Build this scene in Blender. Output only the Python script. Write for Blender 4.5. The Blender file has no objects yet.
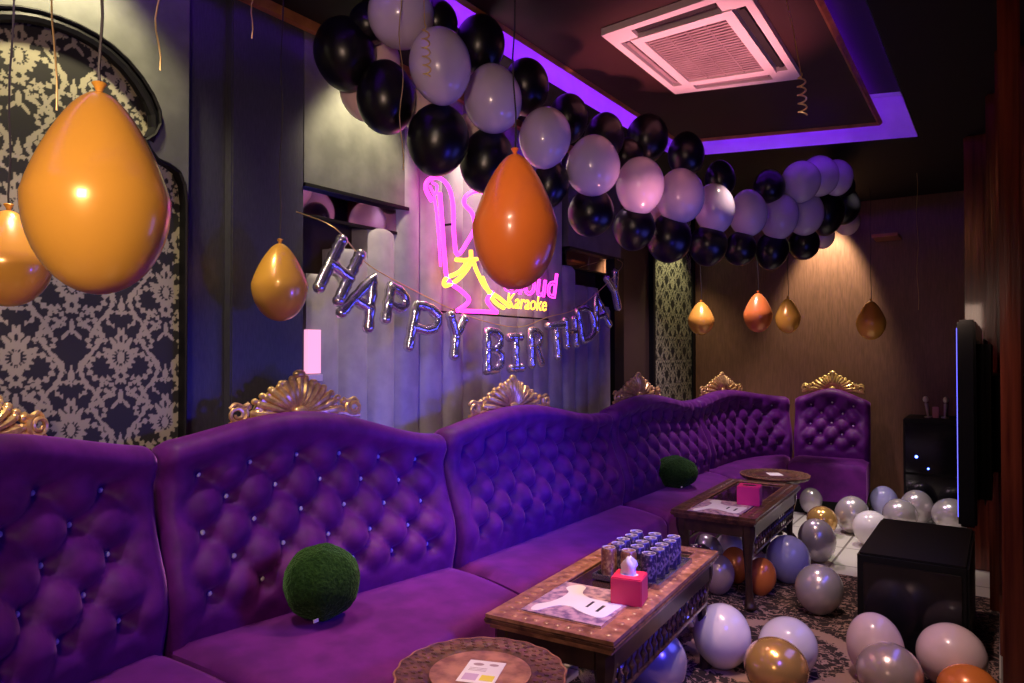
import bpy, bmesh, math, random
import numpy as np
from mathutils import Vector, Matrix
R = math.radians
PI = math.pi
rnd = random.Random(7)
scene = bpy.context.scene
C = scene.collection

# ------------------------------------------------------------------ materials
def new_mat(name):
    m = bpy.data.materials.new(name); m.use_nodes = True
    nt = m.node_tree
    return m, nt, nt.nodes['Principled BSDF']

def mat(name, col, rough=.5, metal=0, col2=None, scale=20, stretch=(1, 1, 1), bump=0, sheen=0, coat=0,
        spec=.5, trans=0, sss=0, lo=.35, hi=.65, sheen_tint=None, detail=4, coat_rough=.05, alpha=1):
    m, nt, b = new_mat(name)
    b.inputs['Base Color'].default_value = (*col, 1)
    b.inputs['Roughness'].default_value = rough
    b.inputs['Metallic'].default_value = metal
    b.inputs['Specular IOR Level'].default_value = spec
    b.inputs['Sheen Weight'].default_value = sheen
    if sheen_tint: b.inputs['Sheen Tint'].default_value = (*sheen_tint, 1)
    b.inputs['Sheen Roughness'].default_value = .35
    b.inputs['Coat Weight'].default_value = coat
    b.inputs['Coat Roughness'].default_value = coat_rough
    b.inputs['Transmission Weight'].default_value = trans
    if sss:
        b.inputs['Subsurface Weight'].default_value = sss
        b.inputs['Subsurface Radius'].default_value = (.05, .03, .02)
    tc = nt.nodes.new('ShaderNodeTexCoord'); mp = nt.nodes.new('ShaderNodeMapping')
    mp.inputs['Scale'].default_value = stretch
    nz = nt.nodes.new('ShaderNodeTexNoise'); nz.inputs['Scale'].default_value = scale
    nz.inputs['Detail'].default_value = detail
    nt.links.new(tc.outputs['Object'], mp.inputs[0]); nt.links.new(mp.outputs[0], nz.inputs['Vector'])
    if col2 is None: col2 = tuple(c * .85 for c in col)
    rp = nt.nodes.new('ShaderNodeValToRGB')
    rp.color_ramp.elements[0].position = lo; rp.color_ramp.elements[0].color = (*col2, 1)
    rp.color_ramp.elements[1].position = hi; rp.color_ramp.elements[1].color = (*col, 1)
    nt.links.new(nz.outputs['Fac'], rp.inputs[0]); nt.links.new(rp.outputs[0], b.inputs['Base Color'])
    if bump:
        bp = nt.nodes.new('ShaderNodeBump'); bp.inputs['Strength'].default_value = bump
        bp.inputs['Distance'].default_value = .01
        nt.links.new(nz.outputs['Fac'], bp.inputs['Height']); nt.links.new(bp.outputs[0], b.inputs['Normal'])
    return m

def emit(name, col, strength):
    m, nt, b = new_mat(name)
    b.inputs['Base Color'].default_value = (*[c * .3 for c in col], 1)
    b.inputs['Emission Color'].default_value = (*col, 1)
    b.inputs['Emission Strength'].default_value = strength
    return m

M = {}
M['velvet'] = mat('purple_velvet', (.125, .010, .19), .55, col2=(.085, .006, .135), scale=14, sheen=.35, sheen_tint=(.85, .28, .95), spec=.25, bump=.06)
M['velvet_seat'] = mat('purple_velvet_seat', (.145, .012, .20), .7, col2=(.095, .008, .14), scale=9, sheen=.40, sheen_tint=(.85, .25, .9), spec=.2, bump=.05)
M['crystal'] = mat('crystal_button', (.95, .93, .98), .12, 0, scale=5, coat=1)
M['gold_carved'] = mat('gilt_carving', (.98, .70, .28), .30, .55, col2=(.72, .45, .15), scale=40, bump=.15)
M['black'] = mat('black_laminate', (.005, .005, .006), .5, scale=8, spec=.2)
M['blackgloss'] = mat('black_gloss', (.006, .006, .008), .12, scale=8)
M['wall_dark'] = mat('slate_wall', (.055, .055, .072), .40, col2=(.040, .040, .054), scale=40, stretch=(4, 4, .6), bump=.10, spec=.5)
M['wall_olive'] = mat('wall_grey_paint', (.14, .145, .13), .5, col2=(.095, .10, .09), scale=8, bump=.08)
M['wall_far'] = mat('brown_wallcover', (.21, .095, .060), .38, col2=(.15, .070, .042), scale=26, stretch=(4, 4, .35), bump=.22, spec=.5)
M['recess'] = mat('recess_brown', (.05, .028, .022), .5, scale=6)
M['pad'] = mat('padded_grey_fabric', (.33, .30, .36), .5, col2=(.27, .24, .30), scale=12, spec=.4, sheen=.2, bump=.05)
M['mirror'] = mat('mirror_glass', (.85, .8, .8), .03, 1, col2=(.84, .79, .79), scale=2)
M['ceil'] = mat('ceiling_dark', (.010, .006, .006), .7, scale=4, spec=.3)
M['ceil_red'] = mat('ceiling_maroon', (.040, .007, .008), .6, col2=(.03, .005, .006), scale=3)
M['ceil_white'] = mat('cove_paint', (.75, .75, .78), .7, scale=5)
M['wood_trim'] = mat('copper_wood_trim', (.62, .25, .11), .3, .35, col2=(.42, .15, .07), scale=12, stretch=(1, 1, 1), bump=.1)
M['wood_red'] = mat('red_brown_wood', (.20, .045, .022), .22, col2=(.08, .016, .010), scale=4, stretch=(8, 8, .4), coat=.4, bump=.12)
M['wood'] = mat('carved_teak', (.17, .070, .034), .33, col2=(.045, .018, .010), scale=28, stretch=(1, 1, 1), coat=.3, bump=.25)
M['wood_light'] = mat('teak_inlay', (.50, .23, .12), .35, col2=(.20, .08, .04), scale=22, coat=.4, bump=.06)
M['wood_dark'] = mat('dark_teak', (.05, .022, .013), .35, col2=(.025, .011, .008), scale=20, coat=.2)
M['tile'] = mat('cream_tile', (.62, .60, .52), .3, col2=(.5, .48, .42), scale=3, bump=.03)
M['plastic_white'] = mat('white_plastic', (.86, .74, .74), .4, col2=(.82, .70, .70), scale=3)
M['grille'] = mat('grey_grille', (.42, .30, .31), .5, col2=(.34, .23, .24), scale=6)
M['slot'] = mat('dark_slot', (.03, .02, .022), .5, scale=6)
M['string'] = mat('black_ribbon', (.02, .015, .015), .5, scale=6)
M['goldribbon'] = mat('gold_ribbon', (.85, .62, .25), .3, .6, scale=8)
M['green'] = mat('green_plush', (.018, .055, .010), .95, col2=(.007, .026, .005), scale=90, sheen=.3, sheen_tint=(.4, .9, .3), bump=.9, spec=.1)
M['paper'] = mat('white_card', (.88, .85, .82), .6, scale=3)
M['pinkbox'] = mat('red_tissue_box', (.80, .035, .10), .45, col2=(.70, .025, .08), scale=3)
M['pinkbox2'] = mat('hot_pink_tissue_box', (.85, .025, .26), .45, col2=(.75, .02, .22), scale=3)
M['tissue'] = mat('white_tissue', (.9, .88, .88), .8, scale=6)
M['tray'] = mat('steel_tray', (.45, .42, .45), .25, .9, scale=6)
M['tin'] = mat('can_metal', (.85, .80, .74), .3, .45, scale=10)
M['navy'] = mat('navy_can_print', (.03, .018, .055), .3, .2, col2=(.26, .19, .24), scale=60, lo=.40, hi=.5)
M['browncan'] = mat('brown_can_print', (.25, .10, .05), .3, .3, col2=(.5, .3, .12), scale=60, lo=.4, hi=.5)
M['bar'] = mat('ink_black', (.03, .025, .03), .5, scale=3)
M['floral'] = mat('mauve_floral_print', (.20, .12, .22), .4, col2=(.62, .40, .45), scale=26, lo=.42, hi=.60)
M['glass_dark'] = mat('dark_table_glass', (.05, .022, .016), .06, scale=3, coat=1)
M['yellow'] = mat('yellow_print', (.85, .75, .08), .6, scale=3)
M['mauveprint'] = mat('mauve_print', (.62, .45, .62), .6, scale=3)
M['mic'] = mat('pale_metal', (.75, .68, .62), .3, .5, scale=6)
M['pinklabel'] = mat('pink_label', (.75, .38, .38), .5, scale=6)
M['led_blue'] = emit('blue_led', (.08, .15, 1), 14)
M['cove_led'] = emit('violet_led_strip', (.22, .012, 1.0), 38.0)
M['neon_pink'] = emit('pink_neon', (1.0, .035, .60), 4.2)
M['neon_yellow'] = emit('yellow_neon', (1.0, .48, .035), 4)
M['screen'] = emit('tv_picture', (.12, .12, 1.0), 3.0)
M['lamp_panel'] = emit('lit_panel', (1.0, .42, .70), 1.1)

def balloon_mat(name, col, rough=.16, metal=0., coat=.5, trans=0., sss=.0):
    return mat(name, col, rough, metal, col2=tuple(c * .93 for c in col), scale=5, coat=coat, sss=sss, coat_rough=.06)
M['b_gold'] = balloon_mat('gold_pearl_latex', (.95, .48, .065), .26, .15)
M['b_orange'] = balloon_mat('orange_latex', (.95, .21, .035), .28, 0)
M['b_black'] = balloon_mat('black_latex', (.004, .003, .006), .30, coat=0)
M['b_lilac'] = balloon_mat('pale_lilac_latex', (.66, .56, .72), .25)  # white latex with the violet room light put into its colour
M['b_pink'] = balloon_mat('pale_pink_latex', (.86, .62, .60), .28)  # white latex at the back, the neon's pink light put into its colour
M['b_white'] = balloon_mat('white_latex', (.86, .80, .82), .25)
M['b_pk'] = balloon_mat('blush_latex', (.82, .60, .60), .25)
M['b_sil'] = balloon_mat('silver_pearl_latex', (.62, .56, .58), .24, .45)
M['b_pearl'] = balloon_mat('pearl_latex', (.66, .50, .46), .24, .4)
M['b_peri'] = balloon_mat('periwinkle_latex', (.42, .42, .72), .25)
M['b_cop'] = balloon_mat('copper_latex', (.85, .24, .05), .25, .15)
M['b_goldf'] = balloon_mat('antique_gold_latex', (.80, .48, .14), .2, .6)
M['foil'] = mat('silver_foil', (.90, .86, .93), .20, .9, col2=(.66, .6, .72), scale=14, bump=.6)
M['foil2'] = mat('crumpled_foil', (.85, .78, .72), .22, .85, col2=(.6, .5, .45), scale=12, bump=.6)

# carpet: dark with beige scrollwork and a round medallion
def carpet_mat():
    m, nt, b = new_mat('scroll_carpet'); N = nt.nodes; L = nt.links
    b.inputs['Roughness'].default_value = .95
    tc = N.new('ShaderNodeTexCoord')
    nz = N.new('ShaderNodeTexNoise'); nz.inputs['Scale'].default_value = 9; nz.inputs['Detail'].default_value = 3
    nz.inputs['Distortion'].default_value = 1.6
    L.new(tc.outputs['Object'], nz.inputs['Vector'])
    a = N.new('ShaderNodeMath'); a.operation = 'SUBTRACT'; a.inputs[1].default_value = .5; L.new(nz.outputs['Fac'], a.inputs[0])
    ab = N.new('ShaderNodeMath'); ab.operation = 'ABSOLUTE'; L.new(a.outputs[0], ab.inputs[0])
    lt = N.new('ShaderNodeMath'); lt.operation = 'LESS_THAN'; lt.inputs[1].default_value = .018; L.new(ab.outputs[0], lt.inputs[0])
    nz2 = N.new('ShaderNodeTexNoise'); nz2.inputs['Scale'].default_value = 24; nz2.inputs['Distortion'].default_value = 1
    L.new(tc.outputs['Object'], nz2.inputs['Vector'])
    gt = N.new('ShaderNodeMath'); gt.operation = 'GREATER_THAN'; gt.inputs[1].default_value = .60; L.new(nz2.outputs['Fac'], gt.inputs[0])
    mx = N.new('ShaderNodeMath'); mx.operation = 'MAXIMUM'; L.new(lt.outputs[0], mx.inputs[0]); L.new(gt.outputs[0], mx.inputs[1])
    # medallion rings
    d = N.new('ShaderNodeVectorMath'); d.operation = 'DISTANCE'; d.inputs[1].default_value = (-.95, 3.72, 0)
    L.new(tc.outputs['Object'], d.inputs[0])
    w = N.new('ShaderNodeMath'); w.operation = 'MULTIPLY_ADD'; w.inputs[1].default_value = .12; L.new(nz2.outputs['Fac'], w.inputs[0]); L.new(d.outputs['Value'], w.inputs[2])
    cmp = N.new('ShaderNodeMath'); cmp.operation = 'COMPARE'; cmp.inputs[1].default_value = .44; cmp.inputs[2].default_value = .045; L.new(w.outputs[0], cmp.inputs[0])
    mx2 = N.new('ShaderNodeMath'); mx2.operation = 'MAXIMUM'; L.new(mx.outputs[0], mx2.inputs[0]); L.new(cmp.outputs[0], mx2.inputs[1])
    mix = N.new('ShaderNodeMix'); mix.data_type = 'RGBA'
    L.new(mx2.outputs[0], mix.inputs[0]); mix.inputs[6].default_value = (.022, .010, .010, 1); mix.inputs[7].default_value = (.36, .22, .18, 1)
    L.new(mix.outputs[2], b.inputs['Base Color'])
    return m
M['carpet'] = carpet_mat()

def tilefloor_mat():
    m, nt, b = new_mat('floor_tiles'); N = nt.nodes; L = nt.links
    tc = N.new('ShaderNodeTexCoord'); br = N.new('ShaderNodeTexBrick')
    br.offset = 0; br.inputs['Scale'].default_value = 1; br.inputs['Brick Width'].default_value = .5; br.inputs['Row Height'].default_value = .5
    br.inputs['Mortar Size'].default_value = .008
    br.inputs['Color1'].default_value = (.66, .64, .55, 1); br.inputs['Color2'].default_value = (.60, .58, .50, 1); br.inputs['Mortar'].default_value = (.2, .18, .15, 1)
    L.new(tc.outputs['Object'], br.inputs['Vector']); L.new(br.outputs['Color'], b.inputs['Base Color'])
    b.inputs['Roughness'].default_value = .3
    return m
M['tilefloor'] = tilefloor_mat()

def damask_mat():
    m, nt, b = new_mat('damask_paper'); N = nt.nodes; L = nt.links
    at = N.new('ShaderNodeAttribute'); at.attribute_name = 'pattern'
    mix = N.new('ShaderNodeMix'); mix.data_type = 'RGBA'
    L.new(at.outputs['Fac'], mix.inputs[0])
    mix.inputs[6].default_value = (.030, .030, .028, 1); mix.inputs[7].default_value = (.36, .34, .235, 1)
    L.new(mix.outputs[2], b.inputs['Base Color'])
    b.inputs['Roughness'].default_value = .5; b.inputs['Specular IOR Level'].default_value = .2
    return m
M['damask'] = damask_mat()

# ------------------------------------------------------------------ mesh helpers
def tag(o, label=None, cat=None, group=None, kind=None):
    if label: o['label'] = label
    if cat: o['category'] = cat
    if group: o['group'] = group
    if kind: o['kind'] = kind
    return o

def thing(name, label, cat, loc=(0, 0, 0), group=None):
    o = bpy.data.objects.new(name, None); C.objects.link(o); o.location = loc
    o.empty_display_size = .05
    return tag(o, label, cat, group)

class MB:
    def __init__(s): s.v = []; s.f = []; s.n = 0
    def add(s, vs, fs, T=None):
        vs = [Vector(p) for p in vs]
        if T is not None: vs = [T @ p for p in vs]
        n = len(s.v); s.v += vs; s.f += [tuple(i + n for i in f) for f in fs]
        return s
    def box(s, lo, hi, T=None, bev=0):
        bm = bmesh.new(); bmesh.ops.create_cube(bm, size=1)
        c = [(a + b) / 2 for a, b in zip(lo, hi)]; d = [abs(b - a) for a, b in zip(lo, hi)]
        for v in bm.verts: v.co = Vector((v.co.x * d[0] + c[0], v.co.y * d[1] + c[1], v.co.z * d[2] + c[2]))
        if bev: bmesh.ops.bevel(bm, geom=bm.edges[:], offset=bev, segments=2, affect='EDGES')
        bm.verts.ensure_lookup_table()
        s.add([v.co.copy() for v in bm.verts], [[v.index for v in f.verts] for f in bm.faces], T); bm.free()
        return s
    def lathe(s, prof, n=24, T=None, wob=None):
        vs = []; fs = []
        for k, (r, z) in enumerate(prof):
            for i in range(n):
                a = 2 * PI * i / n; rr = r * (wob(a) if wob else 1)
                vs.append((rr * math.cos(a), rr * math.sin(a), z))
        for k in range(len(prof) - 1):
            for i in range(n):
                j = (i + 1) % n
                fs.append((k * n + i, k * n + j, (k + 1) * n + j, (k + 1) * n + i))
        if prof[0][0] > 1e-4: fs.append(tuple(reversed(range(n))))
        if prof[-1][0] > 1e-4: fs.append(tuple((len(prof) - 1) * n + i for i in range(n)))
        return s.add(vs, fs, T)
    def tube(s, pts, r, n=8, T=None, closed=False):
        pts = [Vector(p) for p in pts]; vs = []; fs = []
        up = None; m = len(pts)
        for k, p in enumerate(pts):
            if closed: t = pts[(k + 1) % m] - pts[k - 1]
            else: t = pts[min(k + 1, m - 1)] - pts[max(k - 1, 0)]
            t = t.normalized() if t.length > 1e-9 else Vector((0, 0, 1))
            if up is None: up = Vector((1, 0, 0)) if abs(t.x) < .9 else Vector((0, 1, 0))
            a = (up - t * up.dot(t)).normalized(); up = a; b = t.cross(a)
            rr = r(k / (m - 1)) if callable(r) else r
            for i in range(n):
                w = 2 * PI * i / n
                vs.append(p + a * (rr * math.cos(w)) + b * (rr * math.sin(w)))
        for k in range(m if closed else m - 1):
            for i in range(n):
                j = (i + 1) % n; k2 = (k + 1) % m
                fs.append((k * n + i, k * n + j, k2 * n + j, k2 * n + i))
        if not closed:
            fs.append(tuple(reversed(range(n)))); fs.append(tuple((m - 1) * n + i for i in range(n)))
        return s.add(vs, fs, T)
    def ball(s, c, r, T=None, u=12, v=8):
        if not hasattr(r, '__len__'): r = (r, r, r)
        vs = [(c[0], c[1], c[2] - r[2])]; fs = []
        for k in range(1, v):
            t = PI * k / v
            for i in range(u):
                a = 2 * PI * i / u
                vs.append((c[0] + r[0] * math.sin(t) * math.cos(a), c[1] + r[1] * math.sin(t) * math.sin(a), c[2] - r[2] * math.cos(t)))
        vs.append((c[0], c[1], c[2] + r[2])); top = len(vs) - 1
        for i in range(u):
            j = (i + 1) % u
            fs.append((0, 1 + j, 1 + i))
            for k in range(v - 2):
                a = 1 + k * u
                fs.append((a + i, a + j, a + u + j, a + u + i))
            a = 1 + (v - 2) * u
            fs.append((a + i, a + j, top))
        return s.add(vs, fs, T)
    def prism(s, poly, z0, z1, T=None):   # poly in xy
        n = len(poly)
        vs = [(x, y, z0) for x, y in poly] + [(x, y, z1) for x, y in poly]
        fs = [tuple(reversed(range(n))), tuple(range(n, 2 * n))] + [(i, (i + 1) % n, n + (i + 1) % n, n + i) for i in range(n)]
        return s.add(vs, fs, T)
    def build(s, name, m, parent=None, smooth=True, kind=None, angle=40, recalc=True):
        me = bpy.data.meshes.new(name)
        off = Vector((0, 0, 0))
        p = parent
        while p is not None: off += Vector(p.location); p = p.parent
        me.from_pydata([tuple(v - off) for v in s.v], [], s.f)
        if recalc:
            bm = bmesh.new(); bm.from_mesh(me); bmesh.ops.recalc_face_normals(bm, faces=bm.faces[:]); bm.to_mesh(me); bm.free()
        me.materials.append(M[m] if isinstance(m, str) else m)
        if smooth:
            me.polygons.foreach_set('use_smooth', [True] * len(me.polygons))
            try: me.set_sharp_from_angle(angle=R(angle))
            except Exception: pass
        me.update()
        o = bpy.data.objects.new(name, me); C.objects.link(o)
        if parent is not None: o.parent = parent
        if kind: o['kind'] = kind
        return o

def struct(name, mb, m, smooth=False):
    return mb.build(name, m, None, smooth, 'structure')

def smooth_path(pts, n=6, closed=False):   # Catmull-Rom
    P = [Vector(p) for p in pts]; out = []
    m = len(P)
    for i in range(m if closed else m - 1):
        if closed: p0, p1, p2, p3 = P[i - 1], P[i], P[(i + 1) % m], P[(i + 2) % m]
        else: p0, p1, p2, p3 = P[max(i - 1, 0)], P[i], P[i + 1], P[min(i + 2, m - 1)]
        for k in range(n):
            t = k / n
            out.append(.5 * ((2 * p1) + (p2 - p0) * t + (2 * p0 - 5 * p1 + 4 * p2 - p3) * t * t + (3 * p1 - p0 - 3 * p2 + p3) * t ** 3))
    if not closed: out.append(P[-1])
    return out

# ------------------------------------------------------------------ room
WX = -2.60      # face of the wall cladding beside the sofa
YF = 7.90       # far wall
struct('floor', MB().box((-3.2, -2.2, -.12), (.9, 8.1, 0)), 'tilefloor')
rug = MB().box((-1.62, 1.45, 0.0), (-.015, 5.25, .008)).build('carpet', 'carpet', None, False)
tag(rug, 'dark carpet with beige scrollwork spread under the tables and floor balloons', 'carpet')
struct('wall_left', MB().box((-3.1, -2.2, 0), (-2.88, YF, 3.45)), 'recess')
struct('wall_far', MB().box((-3.1, YF, 0), (.9, YF + .15, 3.45)), 'wall_far')
struct('wall_right', MB().box((.13, -2.2, 0), (.3, YF, 3.45)), 'black')
struct('wall_near', MB().box((-3.1, -2.35, 0), (.3, -2.2, 3.45)), 'wall_dark')

# arch cladding: hole outline (Y offset from the arch centre, z)
AC = 1.125
half = [(0, 2.665), (.06, 2.662), (.12, 2.65), (.18, 2.628), (.235, 2.595), (.285, 2.55), (.325, 2.50), (.35, 2.45), (.355, 2.40), (.335, 2.355), (.30, 2.325),
        (.315, 2.275), (.345, 2.245), (.39, 2.235), (.43, 2.215), (.452, 2.17), (.46, 2.10), (.46, 1.02)]
half = [(y, z - (.05 if z > 2.3 else .03 if z > 2.05 else 0)) for y, z in half]
hole = [(AC + y, z) for y, z in half] + [(AC - y, z) for y, z in reversed(half[1:])]
def cladding():
    # strip between hole edge and an outer rectangle, both sides of the centre line
    mb = MB(); x0, x1 = -2.88, WX
    yl, yr, zt = -1.2, 1.60, 3.0
    for sgn, yo in ((1, yr), (-1, yl)):
        seq = [(AC + sgn * y, z) for y, z in half]
        outer = []
        for y, z in seq:
            outer.append((y, zt) if abs(y - AC) < .3 and z > 2.5 else (yo, z))
        pts_in, pts_out = seq, outer
        fv = []
        for (yi, zi), (yo_, zo) in zip(pts_in, pts_out): fv += [(x1, yi, zi), (x1, yo_, zo)]
        fs = [(2 * i, 2 * i + 1, 2 * i + 3, 2 * i + 2) for i in range(len(seq) - 1)]
        mb.add(fv, fs)
        k = [i for i in range(len(seq)) if outer[i][1] == zt][-1]
        mb.add([(x1, outer[k][0], zt), (x1, yo, zt), (x1, yo, outer[k + 1][1])], [(0, 1, 2)])
        mb.add([(x1, seq[-1][0], half[-1][1]), (x1, yo, half[-1][1]), (x1, yo, 0), (x1, seq[-1][0], 0)], [(0, 1, 2, 3)])
        # reveal
        mb.add([(x1, yo, 0), (x1, yo, zt), (x0, yo, zt), (x0, yo, 0)], [(0, 1, 2, 3)])
    mb.add([(x1, AC - .46, 0), (x1, AC + .46, 0), (x1, AC + .46, 1.02), (x1, AC - .46, 1.02)], [(0, 1, 2, 3)])
    return mb
o = cladding().build('wall_left_cladding', 'wall_olive', None, False, 'structure', recalc=False)
# black reveal of the arch
mb = MB(); n = len(hole); vs = []
for y, z in hole: vs += [(WX + .012, y, z), (WX - .04, y, z)]
ins = []
for i, (y, z) in enumerate(hole):
    dy, dz = AC - y, 2.0 - z if z < 2.0 else (2.3 - z)
    ins.append((y, z))
mb.add(vs, [(2 * i, 2 * i + 1, 2 * ((i + 1) % n) + 1, 2 * ((i + 1) % n)) for i in range(n)])
# raised lip following the opening
lip = [(WX + .012, y, z) for y, z in hole]
mb.tube(lip, .007, 6, closed=True)
upper = [(WX - .005, AC + y * .95, z - .022) for y, z in reversed(half[1:10])] + [(WX - .005, AC - y * .95, z - .022) for y, z in half[:10]]
mb.tube(upper, .020, 8)
struct('trim_1', mb, 'black')

# damask pattern painted into a fine mesh attribute
def damask_val(u, v):
    u = u / 1.12; v = v / 1.12
    P, Q = .30, .44
    out = np.zeros_like(u)
    for ou, ov in ((0, 0), (.5, .5)):
        x = np.abs(((u / P + ou + .5) % 1) - .5) * P
        y = (((v / Q + ov + .5) % 1) - .5) * Q
        def ring(cx, cy, r, w, a0=None, a1=None, fr=0, fa=.3):
            d = np.hypot(x - cx, y - cy); a = np.arctan2(y - cy, x - cx)
            ww = w * (1 + fa * np.sin(fr * a)) if fr else w
            m = np.abs(d - r) < ww
            if a0 is not None: m &= ((a - a0) % (2 * PI)) < (a1 - a0)
            return m
        def blob(cx, cy, rx, ry, rot=0, fr=0):
            c, s = math.cos(rot), math.sin(rot); dx, dy = x - cx, y - cy
            X = (dx * c + dy * s) / rx; Y = (-dx * s + dy * c) / ry
            a = np.arctan2(Y, X)
            return np.hypot(X, Y) < (1 + (.22 * np.cos(fr * a) if fr else 0))
        m = ring(0, 0, .034, .011, fr=14, fa=.5) | blob(0, 0, .012, .02)
        m |= blob(0, .065, .017, .030, 0, 6) & ~blob(0, .06, .005, .012)
        m |= blob(.022, .045, .008, .024, -.6) | blob(.04, .02, .008, .02, -1.1)
        m |= blob(.0, -.06, .022, .026, 0, 7) & ~blob(0, -.058, .007, .009)
        m |= ring(.058, -.03, .040, .0065, -2.2, 1.9, 11, .7)
        m |= ring(.075, .050, .026, .006, -1.2, 3.4, 9, .7)
        m |= blob(.072, .050, .009, .012, .4)
        m |= ring(.045, -.105, .024, .0055, -.4, 4.2, 9, .6) | blob(.047, -.104, .007, .007)
        m |= ring(.022, .125, .022, .005, -1.6, 2.4, 7, .6)
        og = .092 + .030 * np.cos(2 * PI * (y + .04) / Q * 2)
        m |= (np.abs(x - og) < .0045 + .004 * np.abs(np.sin(y * 150))) & (y < .12) & (y > -.15)
        m |= blob(.118, -.02, .010, .028, .5, 5) | blob(.108, .10, .008, .022, -.7, 5)
        m |= blob(0, .165, .009, .028, 0, 4) | blob(0, -.125, .008, .024)
        m |= blob(.018, -.150, .006, .018, .7)
        out = np.maximum(out, m.astype(float))
    return out
def damask_panel(name, x, y0, y1, z0, z1, step, label):
    ny, nz = int((y1 - y0) / step), int((z1 - z0) / step)
    ys = np.linspace(y0, y1, ny + 1); zs = np.linspace(z0, z1, nz + 1)
    Yg, Zg = np.meshgrid(ys, zs)
    co = np.stack([np.full(Yg.size, x), Yg.ravel(), Zg.ravel()], 1)
    idx = np.arange(Yg.size).reshape(nz + 1, ny + 1)
    f = np.stack([idx[:-1, :-1], idx[:-1, 1:], idx[1:, 1:], idx[1:, :-1]], -1).reshape(-1, 4)
    me = bpy.data.meshes.new(name); me.from_pydata(co.tolist(), [], f.tolist())
    v = damask_val(Yg - .02, Zg).ravel()
    a = me.attributes.new('pattern', 'FLOAT', 'POINT'); a.data.foreach_set('value', v.astype(np.float32))
    me.materials.append(M['damask']); me.update()
    o = bpy.data.objects.new(name, me); C.objects.link(o); o['kind'] = 'structure'
    return o
damask_panel('wall_left_damask', -2.635, .62, 1.62, .98, 2.72, .0036, '')
# side cladding panels between the arch and the padded wall
struct('trim_2', MB().box((-2.88, 1.60, 0), (-2.645, 1.79, 3.0)), 'wall_dark')
struct('trim_3', MB().box((-2.88, 1.79, 0), (WX, 2.16, 3.0), bev=.006), 'wall_dark')
struct('trim_4', MB().box((-2.88, 2.16, 2.265), (WX, 2.85, 3.0)), 'wall_olive')
struct('trim_5', MB().box((-2.88, 4.57, 2.27), (WX, 5.45, 3.0)), 'wall_olive')
struct('trim_6', MB().box((-2.88, 5.30, 0), (-2.585, 5.47, 2.27)), 'black')
# black frames below the headers and mirrors
struct('trim_7', MB().box((-2.70, 2.16, 2.248), (-2.59, 2.85, 2.265)).box((-2.70, 4.57, 2.252), (-2.59, 5.30, 2.27)), 'black')
for k, (a, b, z0, z1, lab) in enumerate([(2.165, 2.82, 2.13, 2.245, 'strip of wall mirror left of the neon sign, reflecting pink balloons'),
                                (4.59, 5.295, 2.13, 2.25, 'strip of wall mirror to the right of the neon sign, above the last foil letters')]):
    t = thing('wall_mirror', lab, 'mirror', (-2.72, (a + b) / 2, z0))
    MB().box((-2.640, a, z0), (-2.625, b, z1)).build('mirror_glass', 'mirror', t, False)
    MB().box((-2.645, a, z0 - .015), (-2.62, b, z0)).build('frame', 'black', t, False)
struct('wall_left_backing', MB().box((-2.88, 2.16, 0), (-2.76, 5.30, 2.25)), 'recess')
# padded channel wall
pw = thing('padded_wall_panel', 'tall wall panel of vertical padded grey channels behind the foil letters and neon sign', 'wall panel', (-2.7, 3.8, .6))
y = 2.20; i = 0
while y < 5.28:
    w = .193; yc = y + w / 2
    zt = 3.0 if 2.83 < yc < 4.58 else (2.13 if 2.6 < yc < 4.8 else (2.0 if 2.42 < yc < 5.0 else 1.86))
    mb = MB(); prof = []
    for k in range(9):
        t = k / 8; prof.append((-2.60 + .035 * (1 - abs(2 * t - 1) ** 3.2) - .03, y + w * t))
    zs = [.6, zt - .03, zt]
    vs = []
    for j, z in enumerate(zs):
        for (px_, py_) in prof: vs.append((px_ - (.025 if j == 2 and zt < 2.9 else 0), py_, z))
    m_ = len(prof)
    fs = [(j * m_ + k, j * m_ + k + 1, (j + 1) * m_ + k + 1, (j + 1) * m_ + k) for j in range(2) for k in range(m_ - 1)]
    mb.add(vs, fs)
    mb.box((-2.745, y, .6), (-2.632, y + w, zt))
    mb.build('pad', 'pad', pw)
    y += w; i += 1
# small lit panel in the reveal
t = thing('lit_picture_panel', 'small glowing pink-white panel on the wall under the first foil letter', 'light', (-2.58, 2.12, 1.38))
MB().box((-2.615, 2.175, 1.40), (-2.588, 2.25, 1.60)).build('screen', 'lamp_panel', t, False)
MB().box((-2.615, 2.17, 1.365), (-2.58, 2.255, 1.395)).build('base', 'plastic_white', t, False)
# far-left corner damask panel and recess
damask_panel('wall_left_damask_corner', -2.86, 6.72, 7.80, .6, 3.0, .0095, '')
struct('trim_8', MB().box((-2.88, 7.80, 0), (-2.84, 7.88, 3.0)).box((-2.88, 6.67, 0), (-2.83, 6.72, 3.0)), 'black')
# ------------------------------------------------------------------ ceiling
OPN = [(-2.07, -1.0), (-2.07, 5.30), (-.46, 5.74), (-.46, -1.0)]
mb = MB()
def slab(mb, poly, z0, z1): mb.prism(poly, z0, z1)
slab(mb, [(-3.1, -2.2), (-3.1, YF + .1), (-2.07, YF + .1), (-2.07, -2.2)], 3.0, 3.12)
slab(mb, [(-.46, -2.2), (-.46, YF + .1), (.3, YF + .1), (.3, -2.2)], 3.0, 3.12)
slab(mb, [(-2.07, 5.30), (-2.07, YF + .1), (-.46, YF + .1), (-.46, 5.74)], 3.0, 3.12)
slab(mb, [(-.66, -1.0), (-.66, 4.78), (-.46, 4.84), (-.46, -1.0)], 3.05, 3.12)  # strip added over the right-hand gap to block the LED glow
slab(mb, [(-2.07, -2.2), (-2.07, -1.0), (-.46, -1.0), (-.46, -2.2)], 3.0, 3.12)
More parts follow.
